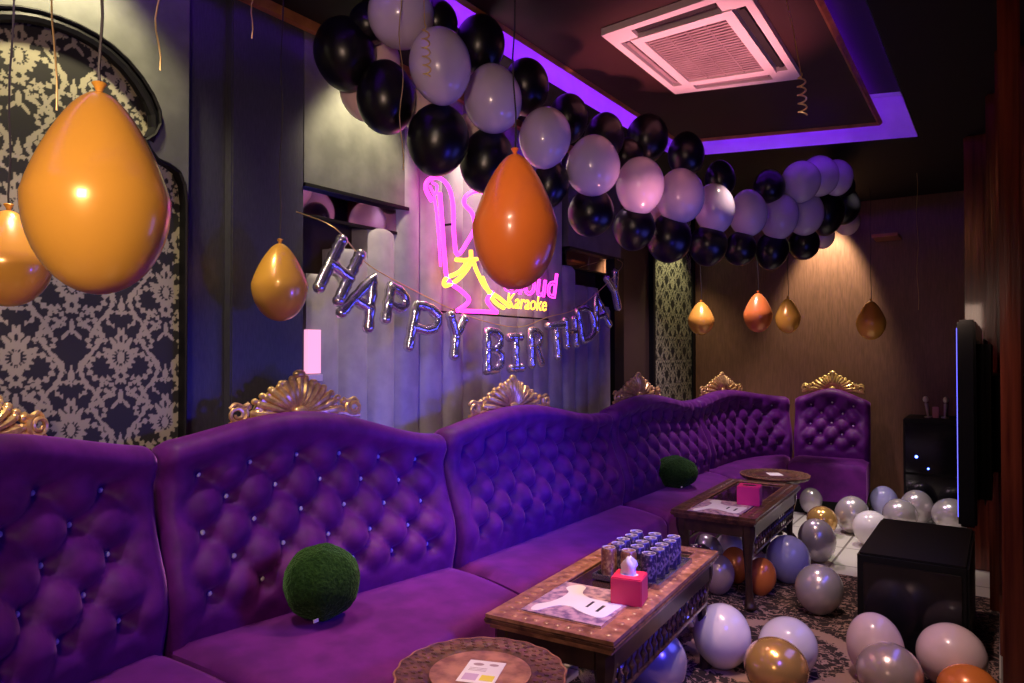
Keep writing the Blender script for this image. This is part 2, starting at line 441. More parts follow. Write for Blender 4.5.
struct('ceiling', mb, 'ceil')
struct('ceiling_recess', MB().box((-3.1, -2.2, 3.30), (.3, YF + .1, 3.40)), 'ceil_white')
mb = MB(); nO = len(OPN)
CIN = [(-2.066, -.996), (-2.066, 5.296), (-.464, 5.734), (-.464, -.996)]
for i in range(nO):
    a = CIN[i]; b = CIN[(i + 1) % nO]
    e = Vector((b[0] - a[0], b[1] - a[1], 0)).normalized(); nn = Vector((-e.y, e.x, 0)) * .02
    mb.add([(a[0], a[1], 3.001), (b[0], b[1], 3.001), (b[0], b[1], 3.30), (a[0], a[1], 3.30)], [(0, 1, 2, 3)])
struct('ceiling_cove_side', mb, 'ceil_white')
PAN = [(-1.90, -.85), (-1.885, 4.90), (-.64, 5.24), (-.60, -.85)]
mb = MB(); slab(mb, PAN, 3.0, 3.018)
slab(mb, [(-1.72, -.7), (-1.72, 4.7), (-.8, 5.0), (-.8, -.7)], 3.018, 3.30)
struct('ceiling_drop_panel', mb, 'ceil_red')
mb = MB()
for i in range(4):
    a, b = Vector((*PAN[i], 2.998)), Vector((*PAN[(i + 1) % 4], 2.998))
    mb.tube([a, b], .017, 4)
struct('trim_9', mb, 'wood_trim')
led = thing('led_strip', 'violet LED strip glowing in the ceiling recess around the dropped panel', 'light', (-1.2, 2, 3.06))
mb = MB()
for i in range(4):
    INS = [(-1.85, -.8), (-1.835, 4.84), (-.70, 5.17), (-.66, -.8)]
    a2, b2 = Vector((*INS[i], 3.034)), Vector((*INS[(i + 1) % 4], 3.034))
    mb.tube([a2, b2], .012, 6)
mb.build('strip', 'cove_led', led)
# crown trim where the left wall meets the ceiling
struct('trim_10', MB().box((WX - .01, 1.6, 2.955), (WX + .035, 5.45, 2.999)), 'wood_trim')
struct('trim_11', MB().box((-1.0, 7.55, 2.58), (-.78, 7.88, 2.61)), 'wood_trim')

# ------------------------------------------------------------------ air conditioner
ac = thing('ceiling_air_conditioner', 'white four-way cassette air conditioner set in the dark dropped ceiling', 'air conditioner', (-1.18, 3.45, 2.99))
def ACp(u, v, z):     # u across 0..1, v along 0..1 (bilinear over the four corners)
    c = [(-1.52, 2.98), (-.84, 2.90), (-.87, 4.06), (-1.52, 3.90)]
    p = [(1 - u) * (1 - v) * c[0][k] + u * (1 - v) * c[1][k] + u * v * c[2][k] + (1 - u) * v * c[3][k] for k in (0, 1)]
    return (p[0], p[1], z)
def acbox(mb, u0, u1, v0, v1, z0, z1):
    vs = [ACp(u, v, z) for z in (z0, z1) for u, v in ((u0, v0), (u1, v0), (u1, v1), (u0, v1))]
    mb.add(vs, [(0, 1, 2, 3), (4, 5, 6, 7), (0, 1, 5, 4), (1, 2, 6, 5), (2, 3, 7, 6), (3, 0, 4, 7)])
mb = MB()
g0, g1 = .05, .12
# frame built of bars so the four slots are real openings
acbox(mb, 0, 1, 0, .045, 2.965, 2.998); acbox(mb, 0, 1, .955, 1, 2.965, 2.998)
acbox(mb, 0, .055, .045, .955, 2.965, 2.998); acbox(mb, .945, 1, .045, .955, 2.965, 2.998)
acbox(mb, .055, .20, .045, .14, 2.965, 2.998); acbox(mb, .80, .945, .045, .14, 2.965, 2.998)
acbox(mb, .055, .20, .86, .955, 2.965, 2.998); acbox(mb, .80, .945, .86, .955, 2.965, 2.998)
acbox(mb, .14, .86, .13, .19, 2.958, 2.998); acbox(mb, .14, .86, .81, .87, 2.958, 2.998)
acbox(mb, .14, .21, .19, .81, 2.958, 2.998); acbox(mb, .79, .86, .19, .81, 2.958, 2.998)
mb.build('panel', 'plastic_white', ac, False)
mb = MB(); acbox(mb, .02, .98, .02, .98, 2.99, 2.999); mb.build('slot_backing', 'slot', ac, False)
mb = MB()
acbox(mb, .22, .78, .06, .095, 2.972, 2.99); mb.build('louvre', 'slot', ac, False)
mb = MB(); acbox(mb, .22, .78, .90, .925, 2.969, 2.99); mb.build('louvre', 'grille', ac, False)
mb = MB(); acbox(mb, .075, .105, .17, .83, 2.972, 2.99); mb.build('louvre', 'grille', ac, False)
mb = MB(); acbox(mb, .895, .925, .17, .83, 2.972, 2.99); mb.build('louvre', 'slot', ac, False)
mb = MB()
k = 22
for i in range(k):
    v0 = .195 + .61 * i / k; acbox(mb, .215, .785, v0, v0 + .61 / k * .62, 2.966, 2.978)
for u in (.36, .50, .64): acbox(mb, u, u + .006, .195, .805, 2.963, 2.979)
acbox(mb, .215, .785, .195, .805, 2.980, 2.985)
mb.build('intake_grille', 'grille', ac, False)

# ------------------------------------------------------------------ right side: pilaster, post, television
struct('wall_right_pilaster', MB().box((-.20, 5.9, 0), (.13, 6.6, 3.0), bev=.01), 'wood_red')
struct('trim_12', MB().box((.0, 3.0, 0), (.065, 3.14, 3.0), bev=.006).box((-.012, 4.3, 0), (.13, 4.36, 3.0), bev=.004), 'wood_red')
struct('trim_13', MB().box((-.06, 5.0, 0), (.13, 5.12, 3.0), bev=.01), 'wood_red')
tv = thing('television', 'large black television mounted on the right wall, seen edge-on', 'television', (-.08, 3.8, 1.2))
MB().box((-.135, 3.2, .84), (-.075, 4.45, 1.62), bev=.008).build('case', 'blackgloss', tv)
MB().box((-.138, 3.23, .87), (-.134, 4.42, 1.59)).build('screen', 'screen', tv, False)
MB().box((-.075, 3.35, .90), (-.03, 4.3, 1.55), bev=.02).build('rear_housing', 'black', tv)
MB().box((-.03, 3.6, 1.0), (.128, 4.0, 1.4)).build('bracket', 'black', tv)
spk = thing('subwoofer_box', 'plain black loudspeaker box on the floor among the balloons', 'loudspeaker', (-.37, 4.4, 0))
MB().box((-.60, 3.95, 0.01), (-.125, 4.85, .5), bev=.012).build('cabinet', 'black', spk)
MB().box((-.57, 3.937, .06), (-.155, 3.951, .46), bev=.004).build('grille', 'blackgloss', spk)
for x_, y_ in ((-.56, 4.0), (-.17, 4.0), (-.56, 4.8), (-.17, 4.8)):
    MB().lathe([(.02, .0), (.02, .012)], 12, Matrix.Translation((x_, y_, 0))).build('foot', 'black', spk)
cab = thing('black_cabinet', 'black equipment cabinet against the far wall with two blue pilot lights', 'cabinet', (-.49, 7.6, 0))
MB().box((-.73, 7.36, .02), (-.22, 7.86, .90), bev=.01).build('body', 'black', cab)
MB().box((-.71, 7.345, .06), (-.24, 7.362, .40), bev=.004).build('door', 'blackgloss', cab)
MB().box((-.71, 7.345, .42), (-.24, 7.362, .86), bev=.004).build('amplifier_front', 'blackgloss', cab)
MB().ball((-.624, 7.34, .563), .012).build('pilot_light', 'led_blue', cab)
MB().ball((-.532, 7.34, .464), .008).build('pilot_light', 'led_blue', cab)
for k, (mx_, lab, tl) in enumerate([(-.545, 'upright pale microphone on the black cabinet, nearer the sofa, leaning slightly', -.12), (-.415, 'upright pale microphone on the black cabinet, nearer the television', 0.05)]):
    t = thing('microphone', lab, 'microphone', (mx_, 7.55, .90), 'microphones on the black cabinet')
    T = Matrix.Translation((mx_, 7.55, .90)) @ Matrix.Rotation(tl, 4, 'Y')
    MB().lathe([(.030, 0), (.030, .012), (.010, .016)], 16, T).build('stand', 'mic', t)
    MB().lathe([(.008, .012), (.011, .05), (.015, .13)], 16, T).build('handle', 'mic', t)
    MB().ball((0, 0, .165), (.024, .024, .030), T).build('head', 'tin', t)
t = MB().box((-.512, 7.53, .9), (-.462, 7.57, 1.0), bev=.004).build('pink_container', 'pinklabel', None)
tag(t, 'small pink container standing between the two microphones on the black cabinet', 'container')

# ------------------------------------------------------------------ sofa
class Path:
    def __init__(s, pts):
        s.p = [Vector((x, y, 0)) for x, y in pts]; s.c = [0]
        for a, b in zip(s.p, s.p[1:]): s.c.append(s.c[-1] + (b - a).length)
        s.L = s.c[-1]
    def at(s, d):
        d = min(max(d, 0), s.L)
        for i in range(len(s.p) - 1):
            if d <= s.c[i + 1] + 1e-9:
                t = (d - s.c[i]) / (s.c[i + 1] - s.c[i]); return s.p[i].lerp(s.p[i + 1], t)
    def tan(s, d): return (s.at(min(d + .03, s.L)) - s.at(max(d - .03, 0))).normalized()
    def nor(s, d):
        t = s.tan(d); return Vector((t.y, -t.x, 0))      # facing the room when walking +Y along the left wall

def bez(a, c, b, n=14):
    return [((1 - t) ** 2 * a[0] + 2 * t * (1 - t) * c[0] + t * t * b[0], (1 - t) ** 2 * a[1] + 2 * t * (1 - t) * c[1] + t * t * b[1]) for t in [i / n for i in range(n + 1)]]

def crest_mesh(T, w=.62, h=.17):
    """carved shell crest, local: x along, z up, -y towards the room"""
    shell = MB(); scroll = {-1: MB(), 1: MB()}
    nP = 15
    for i in range(nP):
        a = PI * (i + .5) / nP; 
        rx, rz = w * .34, h * .98
        L = 1 / ((abs(math.cos(a)) / rx) ** 1.35 + (abs(math.sin(a)) / rz) ** 1.35) ** (1 / 1.35)
        L *= (1 + .10 * math.exp(-((a - PI / 2) / .18) ** 2))
        tip = Vector((math.cos(a) * L, 0, math.sin(a) * L))
        base = Vector((math.cos(a) * L * .16, 0, math.sin(a) * L * .16))
        pts = [base.lerp(tip, k / 6) + Vector((0, -.018 * math.sin(PI * k / 6) - .004, 0)) for k in range(7)]
        shell.tube(pts, lambda t, L=L: .004 + .012 * (t ** .8) * (1.15 if t < .95 else .8), 7, T)
        shell.ball(tuple(tip + Vector((0, -.008, 0))), (.014, .014, .014), T, 8, 6)
    # backing plate
    poly = []
    for i in range(25):
        a = PI * i / 24; poly.append((math.cos(a) * w * .32, math.sin(a) ** 1.3 * h * .86 if a > 0 and a < PI else 0))
    n = len(poly)
    shell.add([(x, -.004, z) for x, z in poly] + [(x, .02, z) for x, z in poly],
              [tuple(range(n)), tuple(reversed(range(n, 2 * n)))] + [(i, (i + 1) % n, n + (i + 1) % n, n + i) for i in range(n)], T)
    for s in (-1, 1):
        # c-scroll volute at each end
        for cx, cz, r0, turns in ((.42, .022, .040, 1.6), (.27, .018, .026, 1.3)):
            pts = []
            for k in range(22):
                t = k / 21; a = PI * .8 + t * turns * 2 * PI; r = r0 * (1 - .72 * t)
                pts.append((s * (cx * w + r * math.cos(a)), -.012 - .006 * t, cz + r * math.sin(a) * .9))
            scroll[s].tube(pts, lambda t: .011 * (1 - .5 * t), 7, T)
        pts = [(s * w * q, -.010, z) for q, z in ((.12, .004), (.22, -.004), (.32, .0), (.40, -.012), (.47, -.016))]
        scroll[s].tube(smooth_path(pts, 5), .011, 7, T)
        pts = [(s * w * q, -.006, z) for q, z in ((.34, .06), (.38, .05), (.43, .062), (.465, .045))]
        scroll[s].tube(smooth_path(pts, 5), lambda t: .012 * (1 - .4 * t), 7, T)
        for q, z in ((.345, .050), (.30, .070), (.25, .092), (.19, .118), (.12, .142)):
            shell.ball((s * w * q, -.002, z * h / .17), (.017, .013, .014), T, 8, 6)
    shell.ball((0, -.01, h * 1.06), (.030, .018, .020), T)
    shell.ball((0, -.022, .02), (.035, .02, .022), T)
    return shell, scroll

def sofa_section(label, path, front, z0, z1, hump, ncol, crest_w=.62, rows=5, top_row=.98, peak=.5, hz=.095, lean=.10):
    P = Path(path); F = Path(front); L = P.L
    mid = P.at(L / 2)
    t = thing('sofa_section', label, 'sofa', (mid.x, mid.y, 0), 'tufted purple sofa sections along the wall')
    th = .07; du = L / (ncol + .5); zb = top_row - hz * (rows - 1)
    q0 = .5
    def ztop(s):
        u = s / L
        return z0 + (z1 - z0) * u + hump * (.5 + .5 * math.cos(2 * PI * min(max((u - peak) * .98, -.5), .5))) ** .85
    def dz(s): return ztop(s) - 1.10
    def tuft(s, z):
        z = z - dz(s) * min(1, max(0, (z - .45) / .6)) * .6
        p = (s - du * .75) / du; q = (z - zb) / (2 * hz)
        a = abs(math.sin(PI * (p + q))); b = abs(math.sin(PI * (p - q)))
        bulge = (a * b) ** .65
        fz = min(1, max(0, (z - zb + hz * .9) / (hz * .9))) * min(1, max(0, (top_row + hz * .9 - z) / (hz * .9)))
        fs = min(1, max(0, (s - .03) / .10)) * min(1, max(0, (L - .03 - s) / .10))
        f = fz * fs
        # vertical pleat running from the outer buttons
        return bulge * f + (1 - f) * .82
    def pits(s, z):
        return 0
    btn = []
    for r in range(rows):
        for c in range(ncol + 1):
            off = 0 if r % 2 == 0 else .5
            s = du * (.75 + c - off * 1.0)
            if s < .07 or s > L - .07: continue
            zz = zb + r * hz
            zc = zz
            for _ in range(6): zc = zz + dz(s) * min(1, max(0, (zc - .45) / .6)) * .6
            btn.append((s, zc))
    btn_np = np.array(btn)
    def nfront(s, z):
        h = (z - .45) / .65
        edge = .035 * math.exp(-(min(s, L - s) / .022) ** 2)
        d2 = (btn_np[:, 0] - s) ** 2 + (btn_np[:, 1] - z) ** 2
        pit = .042 * float(np.exp(-d2 / (.028 ** 2)).sum())
        belly = .065 * math.exp(-((h - .30) / .27) ** 2)
        q = min(1, max(0, (h - dz(s) / .65 - .76) / .18)); roll = .045 * q * q * (3 - 2 * q)
        return -lean * h + belly + roll + .048 * tuft(s, z) - min(pit, .05) - edge
    ns = max(12, int(L / .0155)); nv = 44
    ring = []
    for i in range(ns + 1):
        s = L * i / ns; zt = ztop(s) - (.018 * math.exp(-(min(s, L - s) / .02) ** 2)); row = []
        pr = .058
        for j in range(nv + 1):
            z = .36 + (zt - pr - .36) * j / nv; row.append((nfront(s, z), z))
        nt_, ztt = row[-1]
        nb = -lean * ((ztt - .45) / .65) - th - .01
        cx = (nt_ + nb) / 2; rx = (nt_ - nb) / 2
        for j in range(1, 10):
            a = PI * j / 10
            row.append((cx + rx * math.cos(a), ztt + pr * math.sin(a) ** .8))
        row.append((nb, ztt)); row.append((nb + .02, .36))
        ring.append(row)
    vs = []; fs = []; m = len(ring[0])
    for i, row in enumerate(ring):
        s = L * i / ns; p = P.at(s); n = P.nor(s)
        for (q, z) in row:
            v = p + n * q; vs.append((v.x, v.y, z))
    for i in range(ns):
        for j in range(m):
            k = (j + 1) % m
            fs.append((i * m + j, (i + 1) * m + j, (i + 1) * m + k, i * m + k))
    fs.append(tuple(range(m))); fs.append(tuple(reversed(range(ns * m, ns * m + m))))
    bk = MB().add(vs, fs).build('backrest', 'velvet', t, angle=70)
    proto = None
    for (s, z) in btn:
        p = P.at(s) + P.nor(s) * (nfront(s, z) + .010)
        if proto is None:
            proto = MB().ball((0, 0, 0), (.0105, .0105, .0105), None, 8, 6)
            me = bpy.data.meshes.new('button'); me.from_pydata([tuple(v) for v in proto.v], [], proto.f); me.materials.append(M['crystal'])
            me.polygons.foreach_set('use_smooth', [True] * len(me.polygons))
        o = bpy.data.objects.new('button', me); C.objects.link(o); o.parent = bk
        o.location = (p.x - mid.x, p.y - mid.y, z)
    # seat
    nsx = max(10, int(L / .05)); nd = 14; vs = []; fs = []
    for i in range(nsx + 1):
        u = i / nsx; a = P.at(u * L) + P.nor(u * L) * -.02; b = F.at(u * F.L)
        e = min(i, nsx - i) / nsx * L
        drop = .03 * math.exp(-(e / .03) ** 2); 
        sec = [(0.0, .20)]
        for j in range(nd + 1):
            w = j / nd
            sec.append((w * .93, .468 + .022 * math.sin(PI * (w * .8 + .1)) - drop))
        for k in range(1, 7):
            an = PI / 2 * k / 6
            sec.append((.93 + .07 * math.sin(an), .468 + .007 - .055 * (1 - math.cos(an)) - drop))
        sec.append((1.0, .33)); sec.append((.985, .13))
        for (w, z) in sec:
            v = a.lerp(b, w); vs.append((v.x, v.y, z))
    m = nd + 1 + 1 + 6 + 2
    for i in range(nsx):
        for j in range(m):
            k = (j + 1) % m
            fs.append((i * m + j, (i + 1) * m + j, (i + 1) * m + k, i * m + k))
    fs.append(tuple(range(m))); fs.append(tuple(reversed(range(nsx * m, nsx * m + m))))
    MB().add(vs, fs).build('seat', 'velvet_seat', t, angle=60)
    # plinth
    vs = []; k = 12
    for i in range(k + 1):
        u = i / k; a = P.at(u * L) + P.nor(u * L) * -.18; b = F.at(u * F.L)
        b2 = b + (a - b).normalized() * .05
        for z in (0, .14): vs += [(a.x, a.y, z), (b2.x, b2.y, z)]
    fs = []
    for i in range(k):
        o_ = i * 4; q_ = o_ + 4
        fs += [(o_, o_ + 1, q_ + 1, q_), (o_ + 2, q_ + 2, q_ + 3, o_ + 3), (o_ + 1, o_ + 3, q_ + 3, q_ + 1), (o_, q_, q_ + 2, o_ + 2)]
    fs += [(0, 2, 3, 1), (k * 4, k * 4 + 1, k * 4 + 3, k * 4 + 2)]
    MB().add(vs, fs).build('plinth', 'black', t, False)
    # crest
    s = L * peak; p = P.at(s); n = P.nor(s); tg = P.tan(s)
    zc = ztop(s); c = p + n * (-lean * 1.0 - .055)
    T = Matrix(((tg.x, -n.x, 0, c.x), (tg.y, -n.y, 0, c.y), (0, 0, 1, zc - .022), (0, 0, 0, 1)))
    sh, sc = crest_mesh(T, crest_w, .165)
    cr = sh.build('crest_shell', 'gold_carved', t); [sc[q].build('crest_scroll', 'gold_carved', t) for q in (-1, 1)]
    return t

arcN = [(-2.435 + 1.3 * (1 - math.cos(a)), 1.40 - 1.3 * math.sin(a)) for a in [R(52) * k / 14 for k in range(14, -1, -1)]]
sofa_section('curved purple tufted sofa section nearest the camera, at the far left', arcN, bez((-.95, .42), (-1.42, .85), (-1.53, 1.36)), 1.20, 1.165, .085, 5, .60, peak=.52, lean=.055)
sofa_section('second tufted purple sofa section, the one with the nearer green cushion on its seat', [(-2.44, 1.42), (-2.215, 2.725)], bez((-1.53, 1.38), (-1.66, 2.0), (-1.70, 2.60)), 1.165, 1.10, .115, 6, .64, peak=.44, lean=.065)
sofa_section('middle long tufted purple sofa section below the neon sign and the foil letters', [(-2.19, 2.745), (-2.15, 4.44)], [(-1.70, 2.62), (-1.725, 4.27)], 1.10, 1.085, .10, 8, .84, peak=.40)
sofa_section('tufted purple sofa section with the far green cushion, right of the padded wall', [(-2.148, 4.46), (-2.125, 6.10)], [(-1.725, 4.29), (-1.765, 5.82)], 1.085, 1.08, .09, 8, .88, peak=.38)
sofa_section('curved far corner section of the tufted purple sofa in front of the corner damask strip', bez((-2.125, 6.12), (-2.16, 7.28), (-1.725, 7.50)), bez((-1.765, 5.84), (-1.76, 6.7), (-1.665, 7.02)), 1.08, 1.045, .07, 7, .86, peak=.50)
sofa_section('narrow end section of the tufted purple sofa against the brown far wall', [(-1.70, 7.515), (-1.03, 7.565)], [(-1.655, 7.03), (-1.0, 7.12)], 1.045, 1.03, .10, 3, .60)

# ------------------------------------------------------------------ balloons
PB = {}
def balloon_mesh(kind):
    """unit balloon, equatorial radius 1; knot at +z"""
    if kind in PB: return PB[kind]
    prof = []
    n = 22
    for k in range(n + 1):
        t = PI * k / n
        z = -math.cos(t); r = math.sin(t)
        if kind == 'tear':
            if z > 0: 
                r = math.sin(t) * (1 - .40 * z + .04 * z * z); z = z * 1.12
                r = max(r, 0)
        else:
            if z > .3: z += (z - .3) ** 2 * .18
        prof.append((max(r, 0.0001), z))
    PB[kind] = prof
    return prof

def R_look(direction):
    return Vector(direction).to_track_quat('Z', 'Y').to_matrix().to_4x4()

def balloon(name, label, m, c, r, asp=1.15, kind='round', up=(0, 0, 1), knot=True, cat='balloon', group=None, string=None, strmat='string', top=3.0):
    t = thing(name, label, cat, c, group)
    T = Matrix.Translation(c) @ R_look(up) @ Matrix.Diagonal((r, r, r * asp, 1))
    MB().lathe(balloon_mesh(kind), 32, T).build('envelope', m, t, angle=80)
    zt = r * asp * (1.12 if kind == 'tear' else 1.08)
    if knot:
        T2 = Matrix.Translation(c) @ R_look(up)
        kn = MB().lathe([(.010, zt - .012), (.0045, zt - .001), (.0085, zt + .008), (.013, zt + .015), (.011, zt + .017)], 12, T2)
        kn.build('knot', m, t)
    if string:
        x, y, z = c
        pts = [(x, y, z + zt), (x + .006, y - .004, z + zt + .04)] 
        nseg = 10
        for k in range(1, nseg + 1):
            u = k / nseg
            pts.append((x + string[0] * u + .004 * math.sin(k * 1.7), y + string[1] * u + .003 * math.cos(k * 1.3), z + zt + .04 + (top - z - zt - .04) * u))
        MB().tube(pts, .0028, 5).build('ribbon', strmat, t)
    return t

# hanging teardrop balloons
HG = 'gold balloons hanging knot-up on black ribbons'
balloon('hanging_balloon', 'biggest gold balloon, hanging by a black ribbon close to the camera before the damask arch', 'b_gold', (-1.366, .664, 1.780), .123, 1.43, 'tear', string=(.02, .01), group=HG)
balloon('hanging_balloon', 'large orange balloon hanging in front of the neon sign', 'b_orange', (-1.224, 1.822, 1.885), .131, 1.50, 'tear', string=(-.01, 0))
balloon('hanging_balloon', 'gold balloon at the left edge, partly hidden behind the biggest gold balloon', 'b_gold', (-2.222, .846, 1.745), .105, 1.18, 'tear', string=(.02, 0), group=HG)
balloon('hanging_balloon', 'gold balloon hanging before the dark wall strip left of the foil letters', 'b_gold', (-2.399, 1.873, 1.77), .111, 1.34, 'tear', string=(.01, 0), group=HG)
balloon('hanging_balloon', 'small gold balloon hanging beside the corner damask strip, leftmost of the far four', 'b_gold', (-2.301, 6.53, 1.80), .122, 1.20, 'tear', string=(0, 0), group=HG)
balloon('hanging_balloon', 'darker copper-gold balloon second from the left in the far row', 'b_cop', (-1.778, 6.521, 1.835), .126, 1.32, 'tear', string=(0, 0), group=HG)
balloon('hanging_balloon', 'small bright gold balloon third from the left in the far row', 'b_gold', (-1.655, 7.088, 1.828), .116, 1.35, 'tear', string=(0, 0), group=HG)
balloon('hanging_balloon', 'gold balloon hanging furthest right, above the end sofa section', 'b_gold', (-.977, 7.307, 1.775), .128, 1.32, 'tear', string=(0, 0), group=HG)

lilac_lit = [(-2.021,2.171,2.879,0.135,1.00),(-1.877,2.248,2.666,0.126,1.19),(-1.816,2.532,2.593,0.126,1.14),(-1.734,2.831,2.492,0.120,1.15),(-1.622,3.090,2.392,0.131,1.07),(-1.599,3.589,2.397,0.129,1.17),(-1.494,3.902,2.376,0.136,1.12),(-1.494,4.488,2.410,0.127,1.22),(-1.436,5.028,2.451,0.131,1.20),(-1.332,5.448,2.492,0.139,1.20),(-1.219,5.768,2.545,0.137,1.20),(-1.190,5.5,2.74,0.138,1.05),(-1.10,5.68,2.795,0.142,1.03),(-1.0,5.78,2.80,0.118,1.1)]
blk = [(-2.324,2.148,2.785,0.133,1.13),(-2.165,2.234,2.580,0.124,1.21),(-1.964,2.339,2.401,0.131,1.13),(-1.897,2.599,2.350,0.121,1.19),(-1.903,2.554,2.866,0.111,1.15),(-1.964,2.332,2.895,0.088,1.00),(-1.831,2.818,2.745,0.108,1.17),(-2.232,2.193,2.90,0.085,1.04),(-1.787,2.962,2.306,0.090,1.25),(-1.685,3.188,2.191,0.115,1.04),(-1.657,3.637,2.183,0.115,1.05),(-1.573,3.931,2.148,0.127,1.09),(-1.539,4.503,2.181,0.121,1.05),(-1.490,5.022,2.213,0.111,1.06),(-1.390,5.479,2.251,0.118,1.19),(-1.252,5.884,2.334,0.116,1.07),(-1.134,6.1,2.60,0.141,1.2),(-1.05,6.35,2.68,0.132,1.13),(-1.815,3.186,2.691,0.102,1.20),(-1.741,3.444,2.640,0.107,1.20),(-1.689,3.891,2.741,0.122,1.14),(-1.592,4.260,2.711,0.111,1.18),(-1.726,3.672,2.581,0.101,1.11),(-1.524,4.700,2.634,0.100,1.2),(-1.067,6.3,2.83,0.12,1.06),(-1.376,5.35,2.691,0.112,1.07)]
pink_lit = [(-2.368,2.291,2.668,0.099,1.25),(-2.125,2.419,2.568,0.089,1.20),(-2.005,2.645,2.515,0.083,1.11),(-2.301,2.323,2.809,0.099,1.09),(-1.210,6.352,2.455,0.099,1.00),(-1.090,6.75,2.62,0.110,1.00),(-1.669,3.959,2.354,0.082,1.25)]
ordn = ['first', 'second', 'third', 'fourth', 'fifth', 'sixth', 'seventh', 'eighth', 'ninth', 'tenth', 'eleventh', 'twelfth', 'thirteenth', 'fourteenth']
def gdir(k):
    a = k * 2.399; return (math.cos(a) * .35, .9, math.sin(a) * .5 + .3)
for k, b in enumerate(lilac_lit):
    if k < 11: lab = 'pale lilac balloon, %s from the left in the garland\'s front row' % ordn[k]
    else: lab = ['pale violet balloon just above the last lilac balloon of the garland\'s front row', 'pale violet balloon at the garland\'s upper far end, nearest the violet cove', 'darker violet balloon at the very far right end of the garland'][k - 11]
    balloon('garland_balloon', lab, 'b_lilac', b[:3], b[3], b[4], 'round', up=(.1 * math.sin(k * 2), .15 * math.cos(k), -1 if k % 2 else 1), knot=False, group='pale lilac balloons in the garland')
BL = {0: 'shiny black balloon at the near left end of the garland, above the lit grey header', 1: 'black balloon of the garland, lower right of its leftmost black balloon',
      2: 'big black garland balloon hanging lowest left, over the top of the neon sign', 3: 'black garland balloon half behind the top of the orange balloon',
      4: 'black balloon on top of the garland between the violet cove and the second lilac balloon', 5: 'small black balloon tucked between the first two lilac balloons at the ceiling',
      6: 'black balloon on top of the garland above the third lilac balloon', 7: 'small black balloon at the ceiling, left of the first lilac balloon',
      8: 'black garland balloon just right of the top of the orange balloon', 9: 'first full black balloon of the lower row to the right of the orange balloon'}
for k in range(10, 16): BL[k] = 'black balloon in the garland\'s lower row, %s from the right' % ordn[15 - k]
BL[16] = 'dark balloon at the garland\'s far end under the violet ones'; BL[17] = 'rearmost black balloon at the garland\'s far right end'
BL[18] = 'black balloon on the garland\'s shaded upper side above the fourth lilac balloon'; BL[19] = 'black balloon on the garland\'s shaded upper side above the fifth lilac balloon'
BL[20] = 'black balloon of the upper side covering the corner of the violet cove'; BL[21] = 'black balloon of the upper side just under the cove\'s copper-trimmed corner'
BL[22] = 'black balloon of the upper side directly above the sixth lilac balloon'; BL[23] = 'black balloon of the upper side above the eighth lilac balloon'
BL[24] = 'dark balloon right behind the darker violet balloon at the far right end'; BL[25] = 'black balloon of the upper side left of the upper violet balloons'
for k, b in enumerate(blk):
    balloon('garland_balloon', BL[k], 'b_black', b[:3], b[3], b[4], 'round', up=(.15 * math.sin(k * 3), .2 * math.cos(k * 2), 1 if k % 2 else -1), knot=False, group='black balloons in the garland')
PL = ['pale pink balloon behind the two leftmost black garland balloons', 'pale pink balloon peeking between the lowest left black balloon and the second lilac one', 'small pink balloon visible below the third lilac balloon', 'pink balloon behind the first lilac balloon at the garland\'s left end',
      'small pale balloon peeking below the garland\'s far end, left of its twin', 'small pale balloon at the far end of the garland, over the spotlit far wall', 'pink sliver of a balloon behind the sixth black balloon']
for k, b in enumerate(pink_lit):
    balloon('garland_balloon', PL[k], 'b_pink', b[:3], b[3], b[4], 'round', up=(.2, .1, -1), knot=False, group='pale pink balloons behind the garland')
# helium balloon at the ceiling, top left
balloon('ceiling_balloon', 'white balloon touching the ceiling at the top left with a gold ribbon below', 'b_white', (-1.74, .985, 2.80), .13, 1.12, 'round', up=(0, 0, -1))

